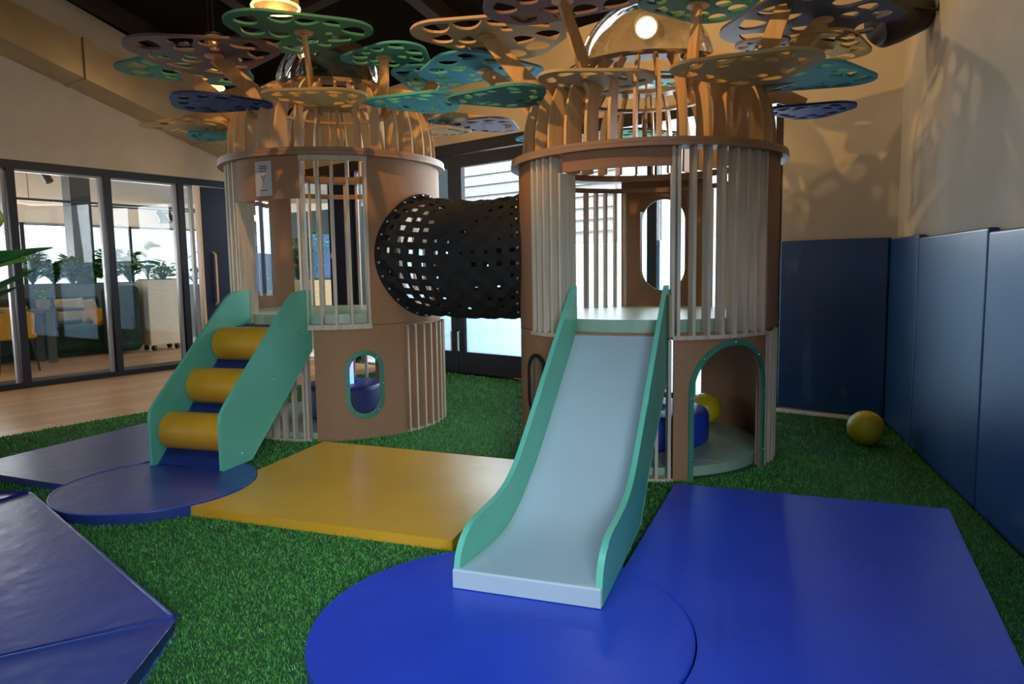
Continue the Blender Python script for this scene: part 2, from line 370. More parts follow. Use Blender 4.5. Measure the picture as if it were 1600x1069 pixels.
# ------------------------------------------------------------------ turf
def tpoly(px):  # inside the turf area
    return
TP = [K(-7.2, -2.52), K(3.6, -2.52), Q(-3.0, -.02), Q(4.78, -.02), W(7.6, -.01)]
tb = MB().prism([[(v.x, v.y) for v in TP]], lambda x, y, z: Vector((x, y, z)), -.001, .003)
base = struct('floor_turf_backing', tb, TURFB)
def make_turf():
    rs = np.random.RandomState(3); N = 1800000
    X = rs.uniform(-6.5, 3.2, N); Yy = rs.uniform(1.3, 9.6, N)
    keep = np.abs(X / Yy) < 1.25
    # inside test, convex-ish polygon by crossing
    ins = np.zeros(N, bool); n = len(TP)
    for i in range(n):
        x0, y0 = TP[i].x, TP[i].y; x1, y1 = TP[(i + 1) % n].x, TP[(i + 1) % n].y
        c = ((y0 > Yy) != (y1 > Yy)) & (X < (x1 - x0) * (Yy - y0) / (y1 - y0 + 1e-9) + x0); ins ^= c
    keep &= ins
    keep &= rs.uniform(0, 1, N) < np.clip((2.6 / Yy) ** 2, .10, 1)
    # skip under the mats and inside towers
    def outcirc(cx, cy, r): return (X - cx) ** 2 + (Yy - cy) ** 2 > r * r
    for c in [(-1.39, 5.76, .80), (.885, 4.7, .80), (-.04, 2.21, .58), (-1.97, 3.82, .50)]: keep &= outcirc(*c)
    def inq(P):
        r = np.zeros(N, bool)
        for i in range(len(P)):
            x0, y0 = P[i]; x1, y1 = P[(i + 1) % len(P)]
            c = ((y0 > Yy) != (y1 > Yy)) & (X < (x1 - x0) * (Yy - y0) / (y1 - y0 + 1e-9) + x0); r ^= c
        return r
    for P in MATPOLYS: keep &= ~inq(P)
    X = X[keep]; Yy = Yy[keep]; N = len(X)
    sc = np.clip(Yy / 2.8, 1, 2.4)
    ang = rs.uniform(0, 2 * PI, N); wd = .0022 * sc; h = rs.uniform(.010, .019, N) * (1 + .25 * (sc - 1)); lean = rs.uniform(.002, .014, N); la = rs.uniform(0, 2 * PI, N)
    v = np.zeros((N, 3, 3), np.float32)
    v[:, 0, 0] = X - np.cos(ang) * wd; v[:, 0, 1] = Yy - np.sin(ang) * wd
    v[:, 1, 0] = X + np.cos(ang) * wd; v[:, 1, 1] = Yy + np.sin(ang) * wd
    v[:, 2, 0] = X + np.cos(la) * lean; v[:, 2, 1] = Yy + np.sin(la) * lean; v[:, 2, 2] = h
    v[:, :2, 2] = .001
    me = bpy.data.meshes.new('artificial_turf'); me.vertices.add(N * 3); me.vertices.foreach_set('co', v.ravel())
    me.loops.add(N * 3); me.loops.foreach_set('vertex_index', np.arange(N * 3, dtype=np.int32))
    me.polygons.add(N); me.polygons.foreach_set('loop_start', np.arange(0, N * 3, 3, dtype=np.int32))
    me.update(calc_edges=True); me.materials.append(TURF)
    o = bpy.data.objects.new('artificial_turf', me); COL.objects.link(o)
    tag(o, 'green artificial grass covering the play area floor', 'grass', kind='stuff'); print('blades', N)

# ------------------------------------------------------------------ mats
def cut(poly, c, r):
    pts = []
    n = len(poly)
    for i in range(n):
        a = Vector(poly[i]); b = Vector(poly[(i + 1) % n]); k = max(2, int((b - a).length / .01))
        pts += [a.lerp(b, j / k) for j in range(k)]
    C = Vector(c); ins = [(p - C).length < r for p in pts]
    if not any(ins): return poly
    m = len(pts); st = next(i for i in range(m) if not ins[i] and ins[(i + 1) % m]); pts = pts[st:] + pts[:st]; ins = ins[st:] + ins[:st]
    en = next(i for i in range(1, m) if not ins[i] and i > 0 and ins[i - 1])
    A, B = pts[0], pts[en]
    a0 = math.atan2(*(A - C).yx); a1 = math.atan2(*(B - C).yx)
    rest = pts[en:]
    def pin(p):
        r_ = False
        for i in range(n):
            x0, y0 = poly[i]; x1, y1 = poly[(i + 1) % n]
            if (y0 > p[1]) != (y1 > p[1]) and p[0] < (x1 - x0) * (p[1] - y0) / (y1 - y0) + x0: r_ = not r_
        return r_
    best = None
    for dirn in (1, -1):
        da = (a1 - a0) * dirn % (2 * PI)
        arc = [C + Vector((math.cos(a0 + dirn * da * j / 24), math.sin(a0 + dirn * da * j / 24))) * r for j in range(1, 24)]
        sc = sum(pin(p) for p in arc)
        if best is None or sc > best[0]: best = (sc, arc)
    # simplify straight runs
    rest2 = [rest[0]]
    for i in range(1, len(rest) - 1):
        d0 = (rest[i] - rest[i - 1]).normalized(); d1 = (rest[i + 1] - rest[i]).normalized()
        if d0.dot(d1) < .9999: rest2.append(rest[i])
    rest2.append(rest[-1])
    out = [A] + best[1] + rest2
    res = [out[0]]
    for p in out[1:]:
        if (p - res[-1]).length > .004: res.append(p)
    if (res[-1] - res[0]).length < .004: res.pop()
    return [(p.x, p.y) for p in res]
def circ(c, r, n=72): return [(c[0] + r * math.cos(2 * PI * i / n), c[1] + r * math.sin(2 * PI * i / n)) for i in range(n)]
def slab(name, poly, z0, z1, m, label, cat, bev=.012, group=None, seam=True):
    c = Vector((sum(p[0] for p in poly) / len(poly), sum(p[1] for p in poly) / len(poly), z0))
    o = tag(link(name, MB().prism([poly], lambda x, y, z: Vector((x, y, z)), z0, z1), m, None, loc=c, bevel=bev, seg=3), label, cat, group)
    for p in o.data.polygons: p.use_smooth = False
    return o
C1 = (-1.97, 3.82); R1 = .515; C2 = (-.05, 2.21); R2 = .615
big = cut([(.86, 3.69), (2.04, 3.23), (1.10, 1.15), (.0, 1.62)], C2, R2 + .006)
yel = cut([(-1.30, 4.76), (.09, 4.18), (-.27, 2.93), (-1.69, 3.46)], C1, R1 + .006)
nav = cut([(-3.39, 4.23), (-2.89, 5.48), (-1.98, 5.11), (-2.48, 3.84)], C1, R1 + .006)
mA = [(-2.60, 3.70), (-1.155, 2.285), (-2.42, 1.60), (-2.95, 2.6)]
mB = [(-1.15, 2.27), (-1.10, 1.90), (-1.05, 1.5), (-2.2, 1.2), (-2.41, 1.585)]
mC = [(-2.615, 3.705), (-2.965, 2.61), (-3.7, 3.0), (-3.3, 3.72)]
MATPOLYS = [big, yel, nav, mA, mB, mC]
slab('floor_mat', big, .003, .05, VBLUE, 'large royal blue rectangular mat to the right of the slide', 'mat')
slab('floor_mat', yel, .003, .05, VYEL, 'yellow rectangular mat between the roller steps and the slide', 'mat')
slab('floor_mat', nav, .003, .045, VNAVY, 'navy rectangular mat behind the left side of the roller steps', 'mat')
slab('floor_mat', mA, .003, .05, VNAVY, 'large navy mat in the left foreground with a pointed corner', 'mat')
slab('floor_mat', mB, .003, .05, VNAVY, 'navy mat at the bottom left, nearest the viewer, beyond the seam', 'mat')
slab('floor_mat', mC, .003, .05, VNAVY, 'sliver of navy mat at the left edge behind the large navy mat', 'mat')
def welt(poly, z, m, par): link('welt_piping', MB().tube([(x, y, z) for x, y in poly], .004, 6, closed=True), m, par, smooth=True)
o = slab('round_floor_mat', circ(C1, R1), .003, .055, VNAVY, 'round navy mat under the foot of the yellow roller steps', 'mat'); welt(circ(C1, R1 - .003), .054, VBLUE, o)
o = slab('round_floor_mat', circ(C2, R2), .003, .055, VBLUE, 'round royal blue mat under the foot of the slide', 'mat'); welt(circ(C2, R2 - .003), .054, VBLUE, o)
make_turf()

# ------------------------------------------------------------------ wall pads
padlab = ['narrow blue wall pad next to the back corner', 'wide blue wall pad second from the back corner on the right wall', 'blue wall pad at the right edge of the picture', 'blue wall pad on the right wall beyond the frame edge']
for i, (a0, a1, h) in enumerate([(.0, .868, 1.382), (.874, 2.115, 1.362), (2.121, 3.35, 1.342)]):
    tag(link('wall_pad', MB().wbox(W, a0, a1, -.055, -.004, .02, h), WPAD, None, bevel=.014, seg=3), padlab[i], 'wall pad', None)
tag(link('wall_pad', MB().wbox(Q, 3.94, 4.735, -.075, -.004, .045, 1.395), WPAD, None, bevel=.014, seg=3), 'dark blue wall pad on the back wall between tower and corner', 'wall pad')

# ------------------------------------------------------------------ towers
def stadium(cx, cz_, hw, hh):
    r = hw
    def f(x, z):
        x -= cx; z -= cz_; k = max(0, abs(z) - (hh - r))
        return x * x + k * k < r * r if abs(z) > hh - r else abs(x) < r
    return f
class Tower:
    def __init__(s, C, R): s.C = Vector((C[0], C[1], 0)); s.R = R
    def P(s, az, r, z): a = rad(az); return s.C + Vector((math.sin(a) * r, -math.cos(a) * r, z))
    def panel(s, a0, a1, z0, z1, th=.018, hole=None, centre=None, open_=False, R=None, K_=4, M=72):
        R = R or s.R; mb = MB()
        if hole is None:
            n = max(2, int(abs(a1 - a0) / 2.5)); vs = []
            for i in range(n + 1):
                a = a0 + (a1 - a0) * i / n
                vs += [s.P(a, R, z0), s.P(a, R, z1), s.P(a, R - th, z1), s.P(a, R - th, z0)]
            fs = []
            for i in range(n):
                b = i * 4; c = b + 4
                for k in range(4): l = (k + 1) % 4; fs.append((b + k, b + l, c + l, c + k))
            fs += [(0, 3, 2, 1), (n * 4, n * 4 + 1, n * 4 + 2, n * 4 + 3)]
            return mb.add(vs, fs)
        # radial grid around a hole; x = arc length
        x0, x1 = rad(a0) * s.R, rad(a1) * s.R; cx, cz_ = centre
        dirs = [(-PI * 0 + (PI * i / M)) for i in range(M + 1)] if open_ else [2 * PI * i / M for i in range(M)]
        corners = [math.atan2(z - cz_, x - cx) for x in (x0, x1) for z in (z0, z1)]
        if open_: corners = [c for c in corners if c > 1e-3]
        dirs = sorted(set([d for d in dirs] + [(c % (2 * PI)) for c in corners]))
        if open_: dirs = [d for d in dirs if d <= PI + 1e-6]
        rows = []
        for d in dirs:
            dx, dz = math.cos(d), math.sin(d)
            lo, hi = 0, 3
            for _ in range(30):
                m_ = (lo + hi) / 2
                if hole(cx + dx * m_, cz_ + dz * m_): lo = m_
                else: hi = m_
            t = 9
            if dx > 1e-9: t = min(t, (x1 - cx) / dx)
            if dx < -1e-9: t = min(t, (x0 - cx) / dx)
            if dz > 1e-9: t = min(t, (z1 - cz_) / dz)
            if dz < -1e-9 and not open_: t = min(t, (z0 - cz_) / dz)
            rows.append([(cx + dx * (lo + (t - lo) * k / K_), cz_ + dz * (lo + (t - lo) * k / K_)) for k in range(K_ + 1)])
        n = len(rows); kk = K_ + 1; vs = []
        for lay in (R, R - th):
            for r_ in rows:
                for x, z in r_: vs.append(s.P(math.degrees(x / s.R), lay, z))
        off = n * kk; fs = []
        for i in range(n - (1 if open_ else 0)):
            j = (i + 1) % n
            for k in range(K_):
                fs.append((i * kk + k, i * kk + k + 1, j * kk + k + 1, j * kk + k)); fs.append((off + j * kk + k, off + j * kk + k + 1, off + i * kk + k + 1, off + i * kk + k))
            fs.append((i * kk, j * kk, off + j * kk, off + i * kk)); fs.append((j * kk + K_, i * kk + K_, off + i * kk + K_, off + j * kk + K_))
        if open_:
            for i in (0, n - 1):
                for k in range(K_): fs.append((i * kk + k, off + i * kk + k, off + i * kk + k + 1, i * kk + k + 1))
        return mb.add(vs, fs)
    def trim(s, hole_out, hole_in, centre, th=.012, open_=False, M=64):
        """frame strip between two nested openings, lying on the outer surface"""
        cx, cz_ = centre; mb = MB(); vs = []
        dirs = [PI * i / M for i in range(M + 1)] if open_ else [2 * PI * i / M for i in range(M)]
        def ray(h, d):
            lo, hi = 0, 3
            for _ in range(30):
                m_ = (lo + hi) / 2
                if h(cx + math.cos(d) * m_, cz_ + math.sin(d) * m_): lo = m_
                else: hi = m_
            return cx + math.cos(d) * lo, cz_ + math.sin(d) * lo
        for d in dirs:
            o = ray(hole_out, d); i = ray(hole_in, d)
            if open_ and d in (dirs[0], dirs[-1]): pass
            for (x, z), r_ in ((o, s.R + .001), (o, s.R + th), (i, s.R + th), (i, s.R + .001)): vs.append(s.P(math.degrees(x / s.R), r_, z))
        n = len(dirs); fs = []
        for i in range(n - (1 if open_ else 0)):
            j = (i + 1) % n
            for k in range(4): l = (k + 1) % 4; fs.append((i * 4 + k, i * 4 + l, j * 4 + l, j * 4 + k))
        if open_: fs += [(0, 3, 2, 1), ((n - 1) * 4, (n - 1) * 4 + 1, (n - 1) * 4 + 2, (n - 1) * 4 + 3)]
        return mb.add(vs, fs)
    def ring(s, r0, r1, z0, z1, n=96, a0=0, a1=360):
        mb = MB(); vs = []; full = (a1 - a0) >= 360; cnt = n if full else n + 1
        for i in range(cnt):
            a = a0 + (a1 - a0) * i / n
            vs += [s.P(a, r1, z0), s.P(a, r1, z1), s.P(a, r0, z1), s.P(a, r0, z0)]
        fs = []
        for i in range(n):
            j = (i + 1) % cnt
            for k in range(4): l = (k + 1) % 4; fs.append((i * 4 + k, i * 4 + l, j * 4 + l, j * 4 + k))
        if not full: fs += [(0, 3, 2, 1), (n * 4, n * 4 + 1, n * 4 + 2, n * 4 + 3)]
        return mb.add(vs, fs)
    def disc(s, r, z0, z1, n=72, a0=None, a1=None):
        if a0 is None: pts = [(s.P(360 * i / n, r, 0).x, s.P(360 * i / n, r, 0).y) for i in range(n)]
        else: pts = [(s.P(a0 + (a1 - a0) * i / n, r, 0).x, s.P(a0 + (a1 - a0) * i / n, r, 0).y) for i in range(n + 1)]
        return MB().prism([pts], lambda x, y, z: Vector((x, y, z)), z0, z1)
    def fin(s, az, r0, r1, z0, z1, t=.018):
        a = rad(az); er = Vector((math.sin(a), -math.cos(a), 0)); et = Vector((math.cos(a), math.sin(a), 0))
        return MB().obox(s.C + er * (r0 + r1) / 2 + Vector((0, 0, (z0 + z1) / 2)), er, et, (0, 0, 1), r1 - r0, t, z1 - z0)
    def radial(s, az, poly, t=.018, mb=None):
        a = rad(az); er = Vector((math.sin(a), -math.cos(a), 0)); et = Vector((math.cos(a), math.sin(a), 0))
        return (mb or MB()).prism([poly], lambda x, y, d: s.C + er * x + et * d + Vector((0, 0, y)), -t / 2, t / 2)

def strip(pts, wd):
    """polyline -> polygon of given widths"""
    pts = [Vector(p) for p in pts]; n = len(pts); L_, R_ = [], []
    for i, p in enumerate(pts):
        t = (pts[min(i + 1, n - 1)] - pts[max(i - 1, 0)]).normalized(); nn = Vector((-t.y, t.x)); h = (wd[i] if isinstance(wd, list) else wd) / 2
        L_.append(p + nn * h); R_.append(p - nn * h)
    return [(p.x, p.y) for p in L_ + R_[::-1]]

LEAFC = {'green': (.05, .21, .155), 'teal': (.04, .21, .215), 'turq': (.05, .31, .34), 'blue': (.025, .06, .20), 'mauve': (.16, .10, .11), 'tan': (.42, .29, .16),
         'ochre': (.50, .33, .12), 'olive': (.36, .29, .16), 'slate': (.07, .075, .12), 'lav': (.20, .18, .22), 'sky': (.10, .30, .50), 'sea': (.05, .26, .36)}
def hull(P):
    P = sorted(P)
    def half(Q_):
        h = []
        for p in Q_:
            while len(h) > 1 and (h[-1][0] - h[-2][0]) * (p[1] - h[-2][1]) - (h[-1][1] - h[-2][1]) * (p[0] - h[-2][0]) <= 0: h.pop()
            h.append(p)
        return h[:-1]
    return half(P) + half(P[::-1])
def leaf_mesh(c, a, rot, seed, kind):
    """rounded egg / triangle board with teardrop cut-outs; rot = heading of its narrow end"""
    rnd = random.Random(seed)
    q = [(-.36, .34 * rnd.uniform(.8, 1.1), .54), (-.32, -.36 * rnd.uniform(.8, 1.1), .52), (.56, rnd.uniform(-.10, .10), .40)]
    P = [(x + r * math.cos(t), y + r * math.sin(t)) for x, y, r in q for t in [2 * PI * k / 48 for k in range(48)]]
    H = hull(P); x0 = min(p[0] for p in H); x1 = max(p[0] for p in H); mx = (x0 + x1) / 2; k = 2 * a / (x1 - x0) * 1.02
    H = [((x - mx) * k, y * k) for x, y in H]
    def rr(t):
        dx, dy = math.cos(t), math.sin(t); best = 9
        for i in range(len(H)):
            ax, ay = H[i]; bx, by = H[(i + 1) % len(H)]; ex, ey = bx - ax, by - ay; den = dx * ey - dy * ex
            if abs(den) < 1e-12: continue
            s_ = (ax * ey - ay * ex) / den; u_ = (ax * dy - ay * dx) / den
            if s_ > 0 and -1e-6 <= u_ <= 1 + 1e-6: best = min(best, s_)
        return best
    out = [(rr(t) * math.cos(t), rr(t) * math.sin(t)) for t in [2 * PI * i / 72 for i in range(72)]]
    holes = []
    def tear(ct, q_, ln, wd, tilt):
        r0 = rr(ct) * q_; x0, y0 = r0 * math.cos(ct), r0 * math.sin(ct); pts = []
        for i in range(18):
            t = 2 * PI * i / 18
            px = .5 * ln * math.cos(t); py = .5 * wd * math.sin(t) * math.sin(t / 2) ** 1.1
            c_, n_ = math.cos(tilt), math.sin(tilt); pts.append((x0 + px * c_ - py * n_, y0 + px * n_ + py * c_))
        return pts
    if kind == 'upper': no, ni, l_, w_, qo, qi = 10, 5, .42, .40, .80, .50
    else: no, ni, l_, w_, qo, qi = 11, 4, .36, .26, .81, .56
    def ok(T):
        for p in T:
            if math.hypot(*p) > rr(math.atan2(p[1], p[0])) - .023 * (a / .4) or math.hypot(*p) < .09: return False
            for h_ in holes:
                for q2 in h_:
                    if (p[0] - q2[0]) ** 2 + (p[1] - q2[1]) ** 2 < (.013 * a / .4) ** 2: return False
        return True
    def put(ct, q_, ln, wd, tilt):
        for sc in (1, .85, .7, .55, .42):
            for dq in (0, -.05, .04, -.1):
                T = tear(ct, q_ + dq, ln * sc, wd * sc, tilt)
                if ok(T): holes.append(T); return
    for k_ in range(no):
        ct = 2 * PI * (k_ + rnd.uniform(-.06, .06)) / no + .3
        put(ct, qo - .06, a * l_, a * w_ * 1.1, ct + PI / 2 + rnd.uniform(-.5, .5))
    for k_ in range(ni):
        ct = 2 * PI * (k_ + rnd.uniform(-.1, .1)) / ni + .3 + PI / no
        put(ct, qi - .03, a * l_ * .85, a * w_ * .95, ct + PI / 2 + rnd.uniform(-.6, .6))
    c = Vector(c); cr, sr = math.cos(rot), math.sin(rot)
    return MB().prism([out] + holes, lambda x, y, d: c + Vector((x * cr - y * sr, x * sr + y * cr, d)), -.008, .008)

def build_tower(T, t, z_c, cor_t, spec):
    R = T.R
    for kw in spec['panels']:
        nm, mm, mb = kw; link(nm, mb, mm, t, smooth=True)
    for nm, lst in spec['fins'].items():
        for (a, r0, r1, z0, z1) in lst:
            if nm == 'l' and T is T1 and 48 < a < 104:   # shaded faces (brown) and daylit front edges (pale) painted into the slat colours
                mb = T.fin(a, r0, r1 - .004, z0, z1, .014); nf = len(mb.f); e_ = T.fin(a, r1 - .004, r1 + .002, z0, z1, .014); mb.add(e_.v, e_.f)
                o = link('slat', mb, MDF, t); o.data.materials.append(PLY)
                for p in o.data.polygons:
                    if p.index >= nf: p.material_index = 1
            else: link('slat', T.fin(a, r0, r1, z0, z1, .018), PLY, t, bevel=.0015, seg=1)
    # cornice ring of two plies
    c = link('cornice_ring', T.ring(R - .10, R + .05, z_c, z_c + cor_t * .48), PLYW, t, smooth=True)
    link('cornice_upper_ply', T.ring(R - .09, R + .046, z_c + cor_t * .52, z_c + cor_t), PLYW, c, smooth=True)
    # platform
    link('platform', T.disc(R - .085, .80, .835), MDF, t)
    z0 = z_c + cor_t; zt = z0 + .53; H = .62
    prof = lambda z: .80 * max(0, 1 - ((z - z0) / H) ** 2.8) ** .357
    nr = spec.get('ribs', 34)
    for i in range(nr):
        az = 360 * (i + .5) / nr
        zs = [z0 + (zt - z0 - .01) * k / 12 for k in range(13)]
        o_ = [(prof(z), z) for z in zs]; inn = [(prof(z) - (.15 - .045 * k / 12), z) for k, z in enumerate(zs)]
        link('dome_rib', T.radial(az, o_ + inn[::-1], .016), RIB, t)
    rt_ = prof(zt) + .0
    link('top_ring', T.ring(.40, .53, zt - .01, zt + .018), PLYW, t, smooth=True)
    link('lower_ring', T.ring(.42, .46, zt - .13, zt - .11), PLYW, t, smooth=True)
    bub = [(.43 * math.cos(PI / 2 * k / 16), zt + .018 + .45 * math.sin(PI / 2 * k / 16)) for k in range(17)]
    link('bubble_dome', MB().lathe([(r_, z) for r_, z in bub], T.C, 64), BUBBLE, t, smooth=True)
    # branches and leaf discs
    for i, (x, y, z, dia, colr, kind, rot) in enumerate(spec['leaves']):
        v = Vector((x, y, 0)) - T.C; d = v.length; az = math.degrees(math.atan2(v.x, -v.y))
        zr = z0 + .36
        if kind == 'upper':
            poly = strip([(.58, zr - .05), (max(.70, d - .34), zr + .06), (d, z - .02)], [.16, .13, .085])
        else:
            poly = strip([(.62, zr - .06), (.76, zr + .03), (.84, zr + .03), (d, z + .04)], [.14, .12, .10, .07])
        b = link('branch', T.radial(az, poly, .018), RIB, t)
        link('branch_flange', MB().lathe([(0, -.02), (.06, -.02), (.06, -.009), (0, -.009)] if kind == 'upper' else [(0, .009), (.06, .009), (.06, .02), (0, .02)], (x, y, z), 20), RIB, b)
        mm = mat('painted_board_' + colr, LEAFC[colr], .75, tuple(min(1, q * 1.15) for q in LEAFC[colr]), 3, spec=.25)
        link('leaf_disc', leaf_mesh((x, y, z), dia / 2, rad(rot), i * 37 + len(colr) * 11 + int(dia * 100), kind), mm, t, smooth=False, label=colr_name(colr) + ' perforated leaf disc')
def colr_name(c): return {'green': 'dark green', 'teal': 'teal', 'turq': 'turquoise', 'blue': 'navy blue', 'mauve': 'brown mauve', 'tan': 'tan', 'ochre': 'ochre yellow', 'olive': 'olive tan', 'slate': 'dark slate', 'lav': 'pale lavender', 'sky': 'light blue', 'sea': 'sea blue'}[c]

# --- left tower
T1 = Tower((-1.39, 5.76), .82); ZC1 = 2.0
t1 = thing('play_tower', T1.C, 'wooden play tower on the left with roller steps and a notice on its lintel', 'play tower', None)
ra = lambda az, T: rad(az) * T.R
pn = []
c_l = (ra(24.2, T1), .40)
pn.append(('lower_panel', MDF, T1.panel(0, 47.2, .0, .822, hole=stadium(*c_l, .112, .215), centre=c_l)))
pn.append(('lower_panel', MDF, T1.panel(150, 172, .0, .822)))
pn.append(('upper_panel', MDF, T1.panel(-42.9, -2.2, 1.71, 2.0)))
hub1 = (ra(65, T1), 1.315)
pn.append(('upper_panel', MDF, T1.panel(28.5, 101, .826, 2.0, hole=lambda x, z: (x - hub1[0]) ** 2 + (z - hub1[1]) ** 2 < .39 ** 2, centre=hub1)))
c_o = (ra(-114.5, T1), 1.41)
pn.append(('upper_panel', MDF, T1.panel(-137, -97, .84, 2.0, hole=stadium(*c_o, .125, .385), centre=c_o)))
pn.append(('header_panel', MDF, T1.panel(-1, 316, .80, .838, R=.80)))
pn.append(('window_frame', PLY, T1.panel(-3.4, 28.6, .80, .835, R=.835)))
pn.append(('window_frame', PLY, T1.panel(-3.4, 28.6, 1.965, 2.0, R=.835)))
pn.append(('back_rail', PLYW, T1.panel(102, 262, 1.86, 1.90, R=.80)))
fins = {'u': [], 'l': []}
for a in [-96, -90, -84, -78, -72, -66, -60, -54, -47.5]: fins['u'].append((a, .76, .825, .84, 2.0))
fins['u'] += [(-44.2, .70, .825, .84, 1.71)]
for a in [-2.4, 27.6]: fins['u'].append((a, .78, .835, .835, 1.965))
for a in [4.6, 11.6, 19.0]: fins['u'].append((a, .775, .832, .80, 2.0))
for a in [-142, -149, -156, -163, -172, 180, 172, 160, 148, 136, 124, 112]: fins['u'].append((a, .76, .815, .84, 2.0))
for a in np.arange(-96, -4, 5.6): fins['l'].append((float(a), .775, .822, .0, .80))
fins['l'].append((-4.5, .755, .825, .0, .80))
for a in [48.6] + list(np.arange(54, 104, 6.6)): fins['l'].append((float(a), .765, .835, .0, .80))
for a in list(range(108, 150, 9)) + list(range(178, 262, 8)): fins['l'].append((a, .775, .82, .0, .80))
leaves1 = [(-1.35, 4.89, 2.8, 0.90, 'green', 'upper', -12),
           (-1.97, 4.93, 2.67, 0.97, 'mauve', 'upper', -15),
           (-2.50, 5.64, 2.78, 0.99, 'green', 'upper', 185),
           (-0.88, 5.24, 2.73, 0.64, 'teal', 'upper', 175),
           (-1.95, 4.97, 2.36, 0.65, 'blue', 'lower', 15),
           (-1.26, 4.74, 2.33, 0.64, 'ochre', 'lower', 200),
           (-0.66, 5.08, 2.37, 0.66, 'turq', 'lower', 185),
           (-2.52, 5.65, 2.35, 0.64, 'ochre', 'lower', 190),
           (-2.35, 5.82, 2.3, 0.41, 'turq', 'lower', 10),
           (-0.17, 5.94, 2.37, 0.63, 'lav', 'lower', 60),
           (-0.56, 5.61, 2.66, 0.74, 'teal', 'upper', 100),
           (-0.50, 5.81, 2.31, 0.41, 'tan', 'lower', 20),
           (-0.47, 5.91, 2.39, 0.42, 'sky', 'lower', 90)]
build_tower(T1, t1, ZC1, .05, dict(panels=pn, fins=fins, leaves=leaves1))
tr = link('window_trim', T1.trim(stadium(*c_l, .138, .245), stadium(*c_l, .108, .212), c_l), DGREEN, t1, smooth=True)
link('window_pane', T1.panel(16, 32.5, .19, .61, th=.004, R=.80), CLEAR, t1)
for dx, dz in [(-.123, 0), (.123, .0), (-.085, .19), (.085, .19), (-.085, -.19), (.085, -.19)]:
    link('screw', MB().ball(T1.P(math.degrees((c_l[0] + dx) / .82), .834, c_l[1] + dz), .0065, 8), STEEL, tr)
link('base_ring', T1.ring(.76, .815, .0, .02, a0=-100, a1=-3, n=30), PLY, t1); link('base_ring', T1.ring(.76, .822, .0, .02, a0=47, a1=148, n=30), PLY, t1)
link('cushion_pad', T1.disc(.75, .836, .90), SAGE, t1, bevel=.015, seg=3)
link('floor_pad', T1.disc(.74, .004, .05), SAGE, t1, bevel=.01)
# notice on the lintel
nt_ = link('notice', T1.panel(-27.5, -17.6, 1.735, 1.972, th=.002, R=.8235), PAPER, t1, label='white laminated notice')
for k, (z, a0, a1, h) in enumerate([(1.935, -24.5, -20.5, .007), (1.921, -24.8, -20.2, .007), (1.905, -24.6, -20.2, .005), (1.896, -24.4, -20.6, .005), (1.77, -24.6, -20.4, .006)]):
    link('print_line', T1.panel(a0, a1, z, z + h, th=.001, R=.8245), INK, nt_)
mb = MB()
for (x0, y0, x1, y1) in [(-.03, .05, -.01, .02), (.03, .05, .01, .02), (-.012, .04, 0, .0), (.012, .04, 0, .0), (0, .0, 0, -.03), (-.03, .035, .03, .035), (-.02, .015, .02, .015)]:
    mb.tube([T1.P(-22.5 + math.degrees(x0 / .82) * .7, .8245, 1.835 + y0), T1.P(-22.5 + math.degrees(x1 / .82) * .7, .8245, 1.835 + y1)], .0011, 5)
link('print_drawing', mb, INK, nt_)

# --- right tower
T2 = Tower((.885, 4.70), .825); ZC2 = 1.845
t2 = thing('play_tower', T2.C, 'wooden play tower on the right with the pale slide and green arched doorway', 'play tower')
pn = []
arch = lambda hw, top, cx: (lambda x, z: (abs(x - cx) < hw and z < top - hw) or ((x - cx) ** 2 + (z - (top - hw)) ** 2 < hw * hw))
c_a = (ra(26.1, T2), .0)
pn.append(('lower_panel', MDF, T2.panel(.3, 47.2, 0, .825, hole=arch(.262, .765, c_a[0]), centre=c_a, open_=True)))
c_p = (ra(-62.5, T2), .485)
pn.append(('lower_panel', MDF, T2.panel(-100, -40, 0, .825, hole=stadium(*c_p, .10, .18), centre=c_p)))
pn.append(('lower_panel', MDF, T2.panel(88, 138, 0, .825)))
pn.append(('upper_panel', MDF, T2.panel(-45, 0, 1.745, 1.845)))
hub2 = (ra(-115, T2), 1.29)
pn.append(('upper_panel', MDF, T2.panel(-150, -66.5, .83, 1.845, hole=lambda x, z: (x - hub2[0]) ** 2 + (z - hub2[1]) ** 2 < .39 ** 2, centre=hub2)))
c_w = (ra(159.4, T2), 1.37)
pn.append(('upper_panel', MDF, T2.panel(138, 182, .83, 1.845, hole=stadium(*c_w, .165, .345), centre=c_w)))
pn.append(('upper_panel', MDF, T2.panel(47.5, 82, .83, 1.845)))
pn.append(('inner_ring', MDF, T2.panel(1, 314, .80, .832, R=.805)))
pn.append(('back_rail', PLYW, T2.panel(75, 262, 1.765, 1.80, R=.80)))
fins = {'u': [], 'l': []}
for a in [-64.5, -60.2, -55.8, -51.0]: fins['u'].append((a, .755, .835, .80, 1.845))
fins['u'].append((-46.2, .70, .835, .80, 1.745)); fins['u'].append((-.2, .785, .835, .82, 1.845))
for a in [1.9, 7.9, 13.9, 20.3, 26.2, 32.1, 38.2, 44.2]: fins['u'].append((a, .765, .838, .80, 1.845))
for a in [-157, -163, -168.5, -174, -179.5, 133, 127, 121, 112, 103, 94, 86]: fins['u'].append((a, .765, .822, .83, 1.765))
fins['l'].append((-6.0, .785, .825, .0, .80))
for a in [-12, -18, -24, -30, -36]: fins['l'].append((a, .785, .825, .0, .68))
fins['l'].append((-1.2, .765, .835, .0, .80))
for a in [49, 54.3, 59.6, 65, 70.4, 76, 82, 88]: fins['l'].append((a, .765, .83, .0, .81))
for a in list(range(142, 200, 7)) + list(range(205, 258, 9)): fins['l'].append((a, .775, .82, .0, .80))
